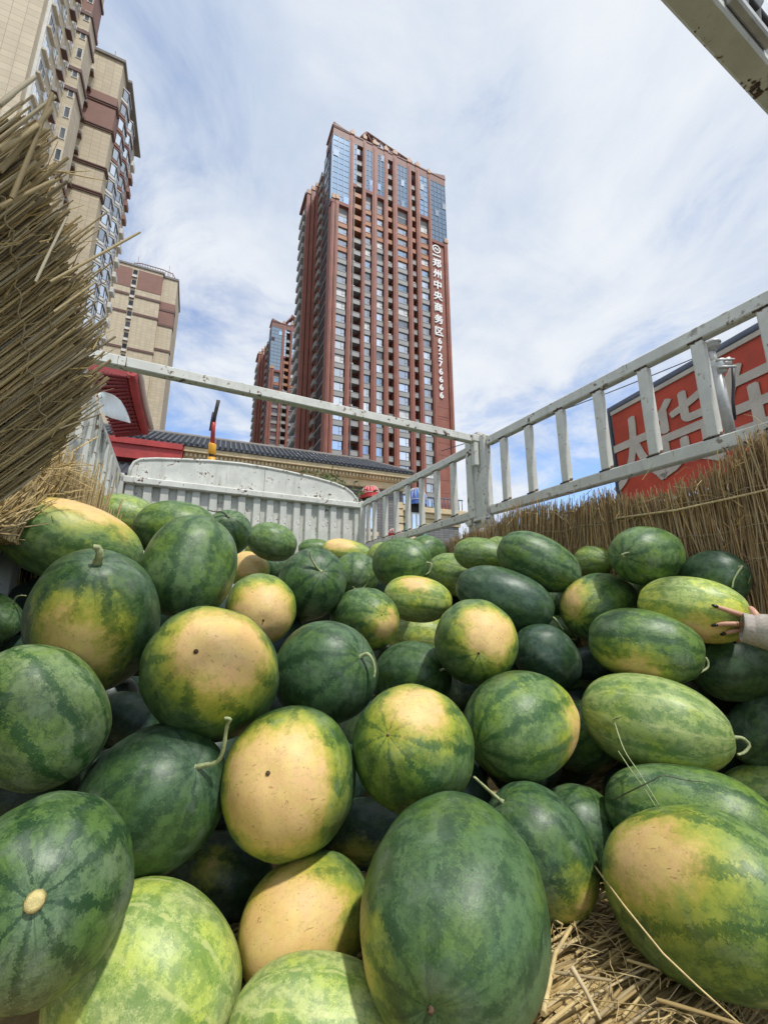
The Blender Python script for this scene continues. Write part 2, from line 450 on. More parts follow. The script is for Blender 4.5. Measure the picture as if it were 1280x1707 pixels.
def mat_melon():
    t = NT('melon_rind')
    g = t.coord('Generated')
    V = t.vm('SUBTRACT', t.vm('SCALE', g, sc=2.0), (1, 1, 1))
    Nn = t.vm('NORMALIZE', V)
    tone = t.attr('tone'); stripe = t.attr('stripe'); warm = t.attr('warm'); seed = t.attr('seed'); sr = t.attr('spot_r')
    spot = t.attr('spot', False)
    off = t.n('ShaderNodeCombineXYZ')
    t.put(off.inputs[0], t.m('MULTIPLY', seed, 17.0)); t.put(off.inputs[1], t.m('MULTIPLY', seed, 9.0)); t.put(off.inputs[2], t.m('MULTIPLY', seed, 5.0))
    Pn = t.vm('ADD', t.vm('MULTIPLY', Nn, (1, 1, 1.25)), off.outputs[0])
    sep = t.n('ShaderNodeSeparateXYZ'); t.put(sep.inputs[0], Nn)
    x, y, z = sep.outputs
    phi = t.m('ARCTAN2', y, x)
    w1 = t.noise(Pn, 2.4, 3, .5); w2 = t.noise(Pn, 8, 4, .65); w3 = t.noise(Pn, 26, 4, .65)
    blot = t.noise(Pn, 1.25, 3, .55); cloud = t.noise(Pn, 4.2, 6, .66, .4)
    grain = t.noise(Pn, 70, 3, .6); w4 = t.noise(Pn, 58, 4, .7)
    # longitudinal bands with ragged edges
    sw = t.m('SINE', t.m('ADD', t.m('MULTIPLY', phi, 9.0), t.m('MULTIPLY', t.m('SUBTRACT', w1, .5), 4.6)))
    rag = t.m('ADD', sw, t.m('ADD', t.m('MULTIPLY', t.m('SUBTRACT', w2, .5), 2.1), t.m('ADD', t.m('MULTIPLY', t.m('SUBTRACT', w3, .5), 2.2), t.m('MULTIPLY', t.m('SUBTRACT', w4, .5), 1.7))))
    band = t.step(rag, .48, .74)
    # netting inside and between the bands
    vo = t.n('ShaderNodeTexVoronoi', feature='DISTANCE_TO_EDGE')
    wc = t.noise(Pn, 9, 3, .6, 0, True)
    t.put(vo.inputs['Vector'], t.vm('ADD', t.vm('MULTIPLY', Pn, (1, 1, .62)), t.vm('SCALE', wc, sc=.22))); t.put(vo.inputs['Scale'], 8.5)
    vein = t.m('SUBTRACT', 1.0, t.step(vo.outputs['Distance'], .0, .055))
    vein = t.m('MULTIPLY', vein, t.step(w2, .36, .6))
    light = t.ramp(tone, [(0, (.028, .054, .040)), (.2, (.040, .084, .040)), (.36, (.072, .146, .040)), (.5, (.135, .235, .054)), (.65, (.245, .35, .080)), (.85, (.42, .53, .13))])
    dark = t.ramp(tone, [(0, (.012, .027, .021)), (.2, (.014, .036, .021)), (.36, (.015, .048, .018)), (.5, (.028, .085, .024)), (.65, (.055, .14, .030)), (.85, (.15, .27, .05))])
    warmc = t.mix(1.0, light, (1.65, 1.32, .66), 'MULTIPLY')
    coolc = t.mix(1.0, light, (1.30, 1.12, 1.95), 'MULTIPLY')
    lw = t.mix(t.m('MULTIPLY', t.step(blot, .46, .66), t.m('MULTIPLY', warm, 1.15), clamp=True), light, warmc)
    lw = t.mix(t.m('MULTIPLY', t.step(blot, .60, .38), t.m('SUBTRACT', 1.1, warm), clamp=True), lw, coolc)
    lw = t.mix(t.m('MULTIPLY', t.step(t.m('ADD', t.m('MULTIPLY', cloud, .5), t.m('ADD', t.m('MULTIPLY', w2, .25), t.m('MULTIPLY', w4, .25))), .465, .555), .72), lw, t.mix(1.0, lw, (.42, .52, .52), 'MULTIPLY'))
    col = t.mix(t.m('MULTIPLY', t.m('MULTIPLY', band, t.m('ADD', stripe, .22), clamp=True), t.step(cloud, .25, .5)), lw, dark)
    vo2 = t.n('ShaderNodeTexVoronoi', feature='DISTANCE_TO_EDGE')
    t.put(vo2.inputs['Vector'], t.vm('ADD', Pn, t.vm('SCALE', wc, sc=.35))); t.put(vo2.inputs['Scale'], 3.6)
    vein2 = t.m('MULTIPLY', t.m('SUBTRACT', 1.0, t.step(t.m('ADD', vo2.outputs['Distance'], t.m('MULTIPLY', t.m('SUBTRACT', w3, .5), .22)), .0, .10)), t.step(w1, .42, .58))
    col = t.mix(t.m('MULTIPLY', vein, t.m('ADD', .16, t.m('MULTIPLY', stripe, .60)), clamp=True), col, dark)
    col = t.mix(t.m('MULTIPLY', vein2, t.m('ADD', .18, t.m('MULTIPLY', stripe, .55)), clamp=True), col, dark)
    # thin dark lines running stem to end
    ln = t.m('SINE', t.m('ADD', t.m('MULTIPLY', phi, 23.0), t.m('ADD', t.m('MULTIPLY', w1, 9.0), t.m('MULTIPLY', w2, 7.0))))
    lnm = t.m('MULTIPLY', t.step(t.m('ADD', ln, t.m('MULTIPLY', t.m('SUBTRACT', w3, .5), .9)), .86, 1.02), t.step(cloud, .42, .58))
    col = t.mix(t.m('MULTIPLY', lnm, t.m('ADD', .25, t.m('MULTIPLY', stripe, .55)), clamp=True), col, dark)
    # dry black scuff flecks, following the length
    fl = t.noise(t.vm('MULTIPLY', Pn, (1, 1, .35)), 24, 3, .7)
    fm = t.m('MULTIPLY', t.step(fl, .66, .70), t.step(t.noise(Pn, 3.1, 2), .52, .64))
    col = t.mix(t.m('MULTIPLY', fm, t.m('ADD', .2, t.m('MULTIPLY', stripe, .9)), clamp=True), col, (.008, .018, .012))
    # rays running out from the two poles
    az = t.m('ABSOLUTE', z)
    cx = t.n('ShaderNodeCombineXYZ')
    t.put(cx.inputs[0], t.m('MULTIPLY', t.m('COSINE', phi), 7.0)); t.put(cx.inputs[1], t.m('MULTIPLY', t.m('SINE', phi), 7.0))
    t.put(cx.inputs[2], t.m('ADD', t.m('MULTIPLY', az, 2.2), t.m('MULTIPLY', seed, 31.0)))
    rayn = t.noise(cx.outputs[0], 1.0, 4, .6)
    raym = t.m('MULTIPLY', t.step(rayn, .54, .64), t.m('MULTIPLY', t.step(az, .72, .97), .55))
    col = t.mix(raym, col, dark)
    # pale ribs on the light ones
    rib = t.m('MULTIPLY', t.step(t.m('SINE', t.m('ADD', t.m('MULTIPLY', phi, 11.0), t.m('MULTIPLY', w1, 2.6))), .90, .99), t.step(w2, .42, .58))
    col = t.mix(t.m('MULTIPLY', t.m('MULTIPLY', rib, t.step(tone, .5, .8)), .5), col, (.66, .68, .26))
    # ground spot: the side that lay on the soil
    ang = t.m('ARCCOSINE', t.vm('DOT_PRODUCT', Nn, spot))
    a2 = t.m('ADD', ang, t.m('ADD', t.m('MULTIPLY', t.m('SUBTRACT', w1, .5), .75), t.m('ADD', t.m('MULTIPLY', t.m('SUBTRACT', w2, .5), .42), t.m('MULTIPLY', t.m('SUBTRACT', w3, .5), .22))))
    has = t.step(sr, .02, .05)
    ring = t.m('MULTIPLY', t.m('SUBTRACT', 1.0, t.step(t.m('SUBTRACT', a2, sr), -.05, .40)), has)
    core = t.m('MULTIPLY', t.m('SUBTRACT', 1.0, t.step(t.m('SUBTRACT', a2, sr), -.36, .12)), has)
    col = t.mix(t.m('MULTIPLY', ring, .66), col, t.mix(t.m('MAXIMUM', band, t.m('MULTIPLY', lnm, .6)), (.42, .45, .05), (.19, .26, .03)))
    inner = t.m('SUBTRACT', 1.0, t.step(t.m('SUBTRACT', a2, t.m('MULTIPLY', sr, .80)), -.25, .22))
    ycol = t.mix(inner, (.66, .50, .085), t.mix(t.step(cloud, .32, .68), (.78, .56, .21), (.77, .49, .23)))
    ycol = t.mix(t.m('MULTIPLY', t.step(blot, .50, .66), .30), ycol, (.68, .38, .10))
    ycol = t.mix(t.m('MULTIPLY', t.step(t.m('ADD', t.m('MULTIPLY', w2, .5), t.m('MULTIPLY', w3, .5)), .50, .66), .38), ycol, (.56, .42, .12))
    ycol = t.mix(t.m('MULTIPLY', lnm, .25), ycol, (.36, .36, .06))
    col = t.mix(t.m('MULTIPLY', core, .95), col, ycol)
    spn = t.noise(Pn, 15, 4, .7); spm = t.m('MULTIPLY', t.step(spn, .625, .68), t.m('MULTIPLY', core, t.step(w1, .46, .58)))
    col = t.mix(t.m('MULTIPLY', spm, .8), col, (.24, .11, .035))
    soil = t.step(t.m('ADD', t.m('MULTIPLY', t.noise(Pn, 4.6, 5, .65), .7), t.m('MULTIPLY', w4, .3)), .53, .62)
    col = t.mix(t.m('MULTIPLY', t.m('MULTIPLY', soil, core), .34), col, (.50, .33, .15))
    scr = t.noise(t.vm('MULTIPLY', Pn, (3.2, 1, 1.0)), 9, 2, .5)
    col = t.mix(t.m('MULTIPLY', t.m('MULTIPLY', t.step(scr, .685, .71), core), .6), col, (.30, .17, .06))
    # wax bloom and fine grain
    col = t.mix(t.m('MULTIPLY', t.step(t.noise(Pn, 2.0, 5, .6, .3), .5, .78), t.m('MULTIPLY', t.m('SUBTRACT', 1.0, core), t.m('MULTIPLY', t.m('SUBTRACT', 1.15, warm), .24))), col, (.46, .53, .44))
    col = t.mix(t.m('MULTIPLY', t.step(grain, .45, .75), .16), col, t.mix(1.0, col, (1.7, 1.65, 1.5), 'MULTIPLY'))
    # dust specks
    du = t.step(t.noise(Pn, 48, 2, .5), .735, .76)
    col = t.mix(t.m('MULTIPLY', du, .35), col, (.40, .36, .26))
    t.set(Base_Color=col, Roughness=t.m('ADD', .33, t.m('ADD', t.m('MULTIPLY', cloud, .20), t.m('MULTIPLY', core, .10))), Specular_IOR_Level=.42)
    t.bump(t.m('ADD', t.m('MULTIPLY', grain, .10), t.m('ADD', t.m('MULTIPLY', w3, .30), t.m('MULTIPLY', w2, .5))), .16, .006)
    return t.mat
MT['melon'] = mat_melon()
MT['stem'] = mat_plain('stem', (.36, .40, .20), .6, 0, .3, 60, .3)
MT['stem_dry'] = mat_plain('stem_dry', (.07, .085, .045), .7, 0, .3, 60, .3)
MT['stub'] = mat_plain('stub', (.62, .52, .22), .7, 0, .25, 90, .3)
MT['scar'] = mat_plain('scar', (.10, .058, .03), .8, 0, .4, 90, .3)
MELONS = [
    (1, [-0.9194, 1.2242, 0.1747], [0.7454, 0.6001, -0.2901], [0.3029, 0.0827, 0.9494], 0.974, 0.1196, 1.551, None, ([0.945, 0.325, -0.044], 0.75), 0.45, 0.35, 0.55, None, 'long melon with a pale yellow-orange top at the far left in front of the straw'),
    (2, [-0.6138, 0.9167, -0.0364], [0.3549, -0.679, 0.6427], [0.4394, 0.7279, 0.5265], 0.943, 0.1231, 1.418, 'stem', ([-0.783, -0.537, 0.314], 0.62), 0.3, 0.45, 0.3, [[-0.5519, 0.7982, 0.0758], [-0.5387, 0.789, 0.0866], [-0.5375, 0.7789, 0.1013], [-0.543, 0.7718, 0.1026]], 'round melon with a short upright stem on top and a golden lower left side'),
    (3, [-0.5507, 1.1906, 0.1048], [-0.0974, -0.2648, -0.9594], [-0.3584, -0.8899, 0.282], 1.028, 0.12, 1.192, 'stem', None, 0.38, 0.5, 0.3, [[-0.5646, 1.1527, -0.0325], [-0.5738, 1.1502, -0.0442], [-0.56, 1.1447, -0.0424], [-0.532, 1.1381, -0.036], [-0.5042, 1.1306, -0.025]], 'standing dark melon with black flecks whose stem end points down towards the yellow-faced melon'),
    (4, [-1.4026, 2.2351, 0.4621], [0.8218, 0.5473, -0.1584], [0.2263, -0.0585, 0.9723], 0.989, 0.12, 1.36, None, None, 0.62, 0.3, 0.4, None, 'pale green melon in the back left corner just below the ribbed side panel'),
    (5, [-0.8359, 1.6537, 0.2857], [-0.9415, -0.3195, 0.1077], [0.0898, 0.0702, 0.9935], 1.0, 0.12, 1.27, None, None, 0.45, 0.5, 0.35, None, 'broad striped melon half hidden behind the standing black-flecked melon'),
    (6, [-0.8656, 2.2764, 0.3796], [0.2887, -0.8074, 0.5146], [-0.7736, -0.5134, -0.3715], 1.045, 0.12, 1.11, 'stem', None, 0.38, 0.6, 0.3, [[-0.8271, 2.1689, 0.4481], [-0.8538, 2.1567, 0.4726], [-0.8957, 2.1495, 0.4742], [-0.9278, 2.141, 0.4821]], 'striped melon with a dark looped stem right below the headboard'),
    (7, [-0.7238, 2.6693, 0.3902], [-0.9196, -0.2886, 0.2666], [-0.2985, 0.0721, -0.9517], 0.996, 0.12, 1.319, None, None, 0.45, 0.3, 0.35, None, 'small melon close to the headboard with a dark hooked stem to its left'),
    (8, [-0.9038, 3.2982, 0.4005], [-0.9588, -0.2722, 0.0808], [-0.108, 0.0866, -0.9904], 0.981, 0.1329, 1.449, None, ([0.778, 0.513, 0.363], 0.55), 0.6, 0.25, 0.55, None, 'small yellow-green melon with an orange tinge under the hooked-stem melon'),
    (9, [-0.9286, 2.8557, 0.2244], [0.91, -0.3074, -0.2783], [-0.2865, 0.0191, -0.9579], 1.0, 0.12, 1.27, None, ([-0.504, -0.788, 0.354], 1.0), 0.6, 0.15, 0.6, None, 'bright yellow melon peeping out above the yellow melon with a brown navel'),
    (10, [-0.4051, 1.406, -0.0141], [0.3308, -0.9123, -0.2413], [-0.6727, -0.0486, -0.7383], 0.969, 0.1128, 1.281, 'scar', ([-0.11, -0.091, 0.99], 1.0), 0.5, 0.3, 0.6, None, 'yellow-faced melon with a brown navel beside the standing black-flecked melon'),
    (11, [-0.8054, 3.1266, 0.2442], [-0.0848, 0.9121, -0.4012], [0.1027, -0.3925, -0.914], 1.0, 0.1165, 1.27, None, None, 0.3, 0.3, 0.2, None, 'greyish melon squeezed behind the melon with the tall hooked stem'),
    (12, [-0.2798, 1.6015, 0.0684], [0.3755, -0.8947, 0.2418], [0.9264, 0.355, -0.1254], 0.961, 0.128, 1.302, 'stem', None, 0.3, 0.7, 0.25, [[-0.2171, 1.4523, 0.1088], [-0.2361, 1.4414, 0.1271], [-0.2494, 1.429, 0.1527], [-0.2544, 1.4166, 0.1781]], 'dark striped melon facing us with a tall curved stem rising from its middle'),
    (13, [-0.6249, 3.7548, 0.4831], [0.9866, 0.1625, 0.0127], [0.0076, -0.1235, 0.9923], 0.971, 0.0924, 1.554, None, None, 0.4, 0.3, 0.3, None, 'tiny sliver of a green melon just under the headboard ribs'),
    (14, [-0.2896, 3.3527, 0.3878], [0.9722, 0.1289, -0.1957], [0.2127, -0.1346, 0.9678], 0.964, 0.1202, 1.782, None, ([0.622, 0.61, -0.491], 0.75), 0.6, 0.2, 0.6, None, 'bright yellow-topped melon in the last row near the right end of the headboard'),
    (15, [-0.1553, 2.319, 0.1532], [-0.0557, -0.8506, -0.5229], [-0.9733, -0.0706, 0.2186], 1.056, 0.12, 1.116, 'stem', None, 0.38, 0.45, 0.25, [[-0.1627, 2.2051, 0.0831], [-0.1376, 2.2042, 0.0637], [-0.106, 2.1958, 0.0788], [-0.084, 2.184, 0.109], [-0.0776, 2.1709, 0.1451]], 'green melon whose thin stem curls up to the right below the yellow-topped melon'),
    (16, [-0.0735, 1.6041, -0.0595], [0.429, -0.8932, 0.1346], [-0.4287, -0.3325, -0.84], 0.94, 0.1201, 1.272, 'scar', ([0.156, 0.404, 0.901], 0.55), 0.4, 0.45, 0.35, None, 'mottled green melon with an orange-brown lower right corner and tiny navel'),
    (17, [-0.0011, 3.2228, 0.3542], [-0.7842, 0.6168, 0.0678], [0.0314, 0.1486, -0.9884], 1.0, 0.1109, 1.27, None, None, 0.65, 0.3, 0.4, None, 'pale melon almost hidden where headboard and gate railing meet'),
    (18, [0.086, 2.0126, 0.1909], [0.7901, -0.6111, -0.0466], [-0.4216, -0.4867, -0.7651], 1.076, 0.1156, 1.255, 'stem', None, 0.4, 0.5, 0.35, [[0.2006, 1.9239, 0.1841], [0.2179, 1.9185, 0.1775], [0.2089, 1.9189, 0.1446], [0.1918, 1.9157, 0.1281]], 'plump mottled melon right in front of the far end of the railing'),
    (19, [0.2843, 2.6871, 0.3106], [-0.6913, -0.7121, 0.1228], [-0.4557, 0.5615, 0.6907], 1.0, 0.12, 1.27, None, None, 0.38, 0.35, 0.25, None, 'grey-green melon partly behind the plump melon below the railing'),
    (20, [0.1472, 1.8747, 0.019], [0.9897, -0.0729, -0.1232], [-0.1233, 0.0033, -0.9924], 0.981, 0.0997, 1.493, None, ([-0.701, -0.697, -0.149], 0.55), 0.7, 0.25, 0.65, None, 'yellow-green long melon lying level in the middle of the heap'),
    (21, [0.4059, 2.3961, 0.1613], [0.9587, -0.144, -0.2453], [0.2279, -0.1272, 0.9653], 0.996, 0.12, 1.312, None, None, 0.55, 0.35, 0.45, None, 'light green melon wedged left of the long blackish melon'),
    (22, [0.5011, 2.1368, 0.2445], [0.9646, -0.2117, -0.1574], [0.1235, -0.1649, 0.9786], 0.982, 0.0876, 1.56, None, None, 0.5, 0.3, 0.3, None, 'smooth pale green melon in the last row against the reed mat'),
    (24, [0.5905, 1.6018, 0.1563], [0.8532, -0.2224, -0.4718], [-0.4126, 0.2654, -0.8714], 0.98, 0.1011, 1.56, 'stem', None, 0.35, 0.65, 0.35, [[0.7252, 1.5667, 0.0818], [0.7324, 1.5601, 0.0889], [0.7323, 1.5598, 0.0669], [0.7078, 1.558, 0.0516], [0.6944, 1.5572, 0.032]], 'long striped melon tilting down to its curled stem in the back row'),
    (25, [0.441, 1.5706, 0.0205], [0.8927, -0.2623, -0.3664], [0.3672, -0.0476, 0.9289], 0.976, 0.107, 1.672, 'stem', None, 0.2, 0.2, 0.1, [[0.6007, 1.5237, -0.0451], [0.6095, 1.5198, -0.0584], [0.6216, 1.517, -0.0767], [0.6293, 1.5132, -0.0907]], 'long blackish-green melon lying across the middle of the back'),
    (26, [0.1798, 2.1762, -0.1633], [-0.9894, 0.0833, 0.1186], [0.1236, 0.0574, 0.9907], 0.994, 0.12, 1.341, None, ([0.911, -0.051, -0.41], 0.4), 0.75, 0.25, 0.6, None, 'pale lime melon beneath the yellow-green long melon'),
    (27, [0.2809, 1.3321, -0.1123], [-0.1592, -0.9786, -0.1304], [-0.5834, 0.1998, -0.7872], 1.02, 0.1199, 1.268, 'scar', ([-0.536, -0.036, 0.843], 0.72), 0.42, 0.35, 0.4, None, 'round melon with a tan yellow cap and dark navel, right of the heap centre'),
    (28, [0.0927, 1.5487, -0.2513], [0.5919, -0.7657, 0.2516], [-0.3697, -0.5353, -0.7594], 0.956, 0.12, 1.312, 'stem', None, 0.3, 0.35, 0.2, [[0.1859, 1.4282, -0.2117], [0.2018, 1.4224, -0.2087], [0.2223, 1.4221, -0.2305], [0.2349, 1.4226, -0.256], [0.2436, 1.4238, -0.285]], 'shaded green melon with a long drooping stem behind the front yellow-capped melon'),
    (29, [0.5504, 1.4797, -0.1771], [-0.7043, -0.4431, 0.5546], [-0.7026, 0.323, -0.6341], 1.0, 0.0992, 1.27, None, None, 0.16, 0.2, 0.06, None, 'slate-dark smooth melon right of the tan-capped melon'),
    (30, [0.7937, 1.8411, -0.2734], [0.9865, -0.0267, -0.1617], [-0.1638, -0.1255, -0.9785], 1.0, 0.0828, 1.27, None, None, 0.6, 0.3, 0.3, None, 'pale edge of a melon peeping out right of the slate-dark one'),
    (31, [0.7659, 1.9049, -0.1032], [0.1762, -0.8865, -0.4279], [0.0394, 0.4407, -0.8968], 0.898, 0.0781, 1.309, 'stem', None, 0.4, 0.55, 0.25, [[0.7839, 1.8143, -0.147], [0.799, 1.804, -0.1467], [0.7895, 1.7882, -0.1216]], 'narrow mottled melon with a bent pale stem beside the slate-dark one'),
    (32, [0.7743, 1.5342, -0.0101], [0.8093, 0.5214, 0.2706], [-0.2706, -0.0781, 0.9595], 1.0, 0.115, 1.27, None, ([0.511, -0.056, -0.858], 0.5), 0.36, 0.5, 0.4, None, 'upright melon with dark stripes and a yellowish left flank'),
    (33, [0.8669, 1.729, 0.1726], [0.3322, -0.9392, -0.0872], [0.0083, 0.0954, -0.9954], 1.0, 0.0619, 1.27, None, None, 0.6, 0.25, 0.35, None, 'pale smooth melon in the back row left of the one with a hooked stem'),
    (34, [0.8914, 1.413, 0.1596], [-0.8568, -0.506, -0.0996], [-0.1559, 0.4382, -0.8852], 0.958, 0.1018, 1.348, 'stem', None, 0.4, 0.5, 0.35, [[0.7739, 1.3435, 0.1459], [0.7649, 1.3369, 0.1525], [0.7851, 1.3303, 0.1595], [0.8013, 1.3261, 0.1552], [0.8059, 1.3244, 0.1396]], 'big mottled melon at the top of the right side with a pale hooked stem'),
    (35, [1.0442, 1.3328, 0.0747], [0.0836, -0.9492, 0.3033], [0.2207, -0.2792, -0.9345], 1.025, 0.0866, 1.113, 'stem', None, 0.24, 0.3, 0.12, [[1.0523, 1.2413, 0.1039], [1.0575, 1.2354, 0.1072], [1.0391, 1.235, 0.0861], [1.0243, 1.2345, 0.0651], [1.0166, 1.2339, 0.0443]], 'dark green melon standing against the reed mat with a drooping stem'),
    (36, [0.9087, 1.2653, -0.015], [-0.7934, 0.5706, 0.2122], [-0.1616, 0.1387, -0.9771], 0.983, 0.0937, 1.431, None, ([0.616, 0.777, -0.129], 0.6), 0.8, 0.3, 0.65, None, 'pale yellow-green melon held between two hands'),
    (37, [0.7366, 1.2349, -0.1163], [0.8762, -0.4559, -0.156], [0.2501, 0.1536, 0.956], 0.988, 0.0984, 1.419, 'stem', ([-0.826, 0.547, -0.135], 0.5), 0.4, 0.45, 0.35, [[0.8589, 1.1713, -0.1381], [0.8612, 1.1681, -0.1472], [0.8589, 1.167, -0.1652], [0.8375, 1.1644, -0.1768], [0.8211, 1.1605, -0.1822]], 'long green melon with an orange underside and looped stem below the held melon'),
    (38, [1.0474, 1.3162, -0.1829], [-0.977, -0.1137, -0.1803], [-0.1183, -0.4141, 0.9025], 1.041, 0.0956, 1.227, 'stem', None, 0.26, 0.3, 0.12, [[0.9328, 1.3028, -0.2041], [0.9522, 1.2958, -0.2034], [0.982, 1.291, -0.2126], [0.9976, 1.2855, -0.2183]], 'shadowed dark melon underneath the held melon'),
    (39, [0.6723, 1.1328, -0.2915], [0.8332, -0.5476, -0.0773], [0.2443, 0.2391, 0.9398], 0.988, 0.1108, 1.427, 'stem', None, 0.62, 0.3, 0.5, [[0.8041, 1.0462, -0.3037], [0.8184, 1.0404, -0.3006], [0.8305, 1.0385, -0.315], [0.8153, 1.0365, -0.3293], [0.7961, 1.0322, -0.3328]], 'large bright green melon lying lengthwise on the right with a curled stem'),
    (40, [1.0684, 1.2816, -0.3495], [-0.5521, 0.2427, -0.7977], [-0.5441, 0.62, 0.5653], 0.992, 0.0767, 1.367, None, None, 0.26, 0.55, 0.2, None, 'dark striped melon cut by the right edge beside the large bright green one'),
    (41, [1.0274, 1.2624, -0.4938], [0.7874, -0.4781, 0.3891], [0.1549, -0.4575, -0.8756], 0.981, 0.0632, 1.53, None, None, 0.55, 0.35, 0.4, None, 'pale striped melon at the right edge above the big yellow-ended one'),
    (42, [0.3458, 1.1366, -0.2943], [0.8557, 0.4843, 0.1822], [-0.4183, 0.8548, -0.3072], 1.0, 0.12, 1.27, None, ([-0.643, -0.421, 0.639], 0.6), 0.48, 0.6, 0.5, None, 'large round striped melon with a peach-coloured right rim'),
    (43, [0.5982, 1.3687, -0.3929], [0.1222, -0.8698, 0.478], [0.1367, 0.4917, 0.86], 0.933, 0.0992, 1.419, 'stem', None, 0.42, 0.5, 0.2, [[0.6154, 1.2462, -0.3256], [0.6221, 1.2374, -0.3169], [0.6414, 1.2306, -0.3166], [0.6669, 1.2219, -0.3084]], 'dark striped melon with branching dry vines at its stem'),
    (44, [0.0637, 0.9627, -0.294], [-0.366, -0.8509, 0.3768], [-0.1685, 0.4588, 0.8724], 0.969, 0.12, 1.291, 'scar', ([0.38, -0.477, 0.792], 0.62), 0.42, 0.55, 0.4, None, 'front melon with a buff yellow cap above its navel and green stripes below'),
    (45, [-0.1792, 0.8949, -0.3295], [-0.0719, -0.9197, 0.3859], [-0.2688, 0.3905, 0.8805], 1.021, 0.1199, 1.258, 'scar', ([-0.186, -0.018, 0.982], 0.95), 0.42, 0.35, 0.45, None, 'big melon with a wide orange-yellow face dotted with brown specks'),
    (46, [-0.3629, 0.9411, -0.1446], [0.1644, -0.9261, 0.3395], [0.4905, 0.3754, 0.7864], 0.92, 0.1347, 1.352, 'scar', ([0.287, -0.235, 0.929], 0.78), 0.35, 0.35, 0.4, None, 'round melon with a yellow-orange top half and brown navel on the left'),
    (47, [-0.1511, 1.1327, -0.1729], [0.703, -0.6164, 0.3547], [0.6693, 0.4049, -0.6229], 1.084, 0.12, 1.127, 'stem', None, 0.32, 0.5, 0.3, [[-0.056, 1.0493, -0.125], [-0.0401, 1.0426, -0.1177], [-0.0271, 1.0407, -0.1325], [-0.0213, 1.0406, -0.1553], [-0.024, 1.039, -0.1711]], 'glossy dark green melon with a short stem hooked down its right side'),
    (48, [-0.5867, 0.7672, -0.1838], [-0.5064, -0.1855, 0.8421], [0.6302, 0.5869, 0.5083], 0.994, 0.0899, 1.342, None, None, 0.5, 0.75, 0.12, None, 'big grey-green mottled melon at the left edge'),
    (49, [-0.9867, 1.0787, -0.0382], [0.7048, 0.2141, 0.6764], [0.708, -0.1522, -0.6896], 1.099, 0.0614, 0.897, 'stem', None, 0.36, 0.5, 0.2, [[-0.9479, 1.0905, -0.001], [-0.9285, 1.0762, 0.0176], [-0.8986, 1.0657, 0.0189]], 'melon cut by the left edge with its stem poking right'),
    (50, [-0.4152, 0.8432, -0.3442], [0.7296, -0.3999, 0.5547], [-0.6614, -0.2064, 0.7211], 1.043, 0.1134, 1.126, 'stem', None, 0.27, 0.4, 0.15, [[-0.3252, 0.7939, -0.2757], [-0.3086, 0.7895, -0.2714], [-0.2846, 0.7845, -0.2641], [-0.2731, 0.7764, -0.243], [-0.2657, 0.7645, -0.2042], [-0.2584, 0.758, -0.1904], [-0.2672, 0.754, -0.1875]], 'dark green melon with a long pale stem bent upright'),
    (51, [-0.4262, 0.6133, -0.3529], [0.4764, -0.796, 0.3734], [0.5294, -0.0794, -0.8446], 1.141, 0.0934, 1.26, 'stub', None, 0.36, 0.75, 0.08, None, 'huge grey-green melon at bottom left with a yellow cut stem stub and radiating lines'),
    (52, [-0.3316, 0.7153, -0.5217], [-0.8804, -0.0135, 0.4741], [-0.4001, -0.5155, -0.7577], 1.0, 0.1021, 1.27, None, None, 0.78, 0.35, 0.3, None, 'large lime melon with pale yellow ribs at the bottom left'),
    (53, [-0.1325, 0.8501, -0.5312], [0.7626, 0.6467, 0.0125], [-0.2487, 0.2752, 0.9287], 1.0, 0.089, 1.27, None, ([0.154, 0.722, -0.674], 1.1), 0.5, 0.1, 0.6, None, 'melon with an all buff-yellow side below the brown-specked yellow one'),
    (54, [-0.0898, 0.6859, -0.5525], [-0.9921, -0.0321, 0.1215], [-0.0738, -0.6343, -0.7696], 0.978, 0.0732, 1.558, None, None, 0.8, 0.3, 0.3, None, 'lime melon with pale ribs at the bottom centre'),
    (55, [0.101, 0.719, -0.436], [-0.3256, -0.942, -0.0809], [-0.8951, 0.3347, -0.2946], 1.035, 0.126, 1.194, 'scar', ([0.662, -0.122, 0.74], 0.16), 0.33, 0.35, 0.4, None, 'largest glossy green melon standing at the bottom centre'),
    (56, [0.3204, 0.993, -0.4996], [-0.6022, -0.1546, 0.7832], [-0.5157, -0.6736, -0.5295], 1.025, 0.103, 1.223, 'stem', ([0.604, 0.715, -0.352], 0.3), 0.3, 0.5, 0.28, [[0.2445, 0.9736, -0.4009], [0.2159, 0.9579, -0.376], [0.1828, 0.9406, -0.3442]], 'slim dark melon leaning right with a straight stem at its upper left'),
    (57, [0.4793, 1.1397, -0.5347], [-0.6132, -0.5198, 0.5948], [0.7857, -0.3231, 0.5276], 1.0, 0.0927, 1.27, None, None, 0.3, 0.45, 0.2, None, 'green melon tucked behind the slim leaning one'),
    (58, [0.646, 0.9976, -0.4481], [0.8428, -0.5382, -0.0077], [0.2028, 0.3041, 0.9308], 0.976, 0.1026, 1.527, None, None, 0.45, 0.65, 0.35, None, 'long striped melon with loose vines across it behind the big yellow-ended one'),
    (59, [0.5265, 0.8155, -0.4739], [-0.5232, 0.7648, -0.376], [0.0264, 0.4555, 0.8898], 1.0, 0.1189, 1.27, None, ([0.402, -0.916, 0.01], 0.62), 0.5, 0.55, 0.4, None, 'huge melon with a tan yellow end at the bottom right on the straw'),
    (60, [-1.0995, 1.9414, -0.499], [-0.798, -0.3242, 0.508], [-0.3531, -0.4315, -0.8301], 0.997, 0.1133, 1.308, None, None, 0.14, 0.2, 0.15, None, 'dark melon in the gap under the golden-patched melon'),  # rind tone lowered to paint in the shade of the gap
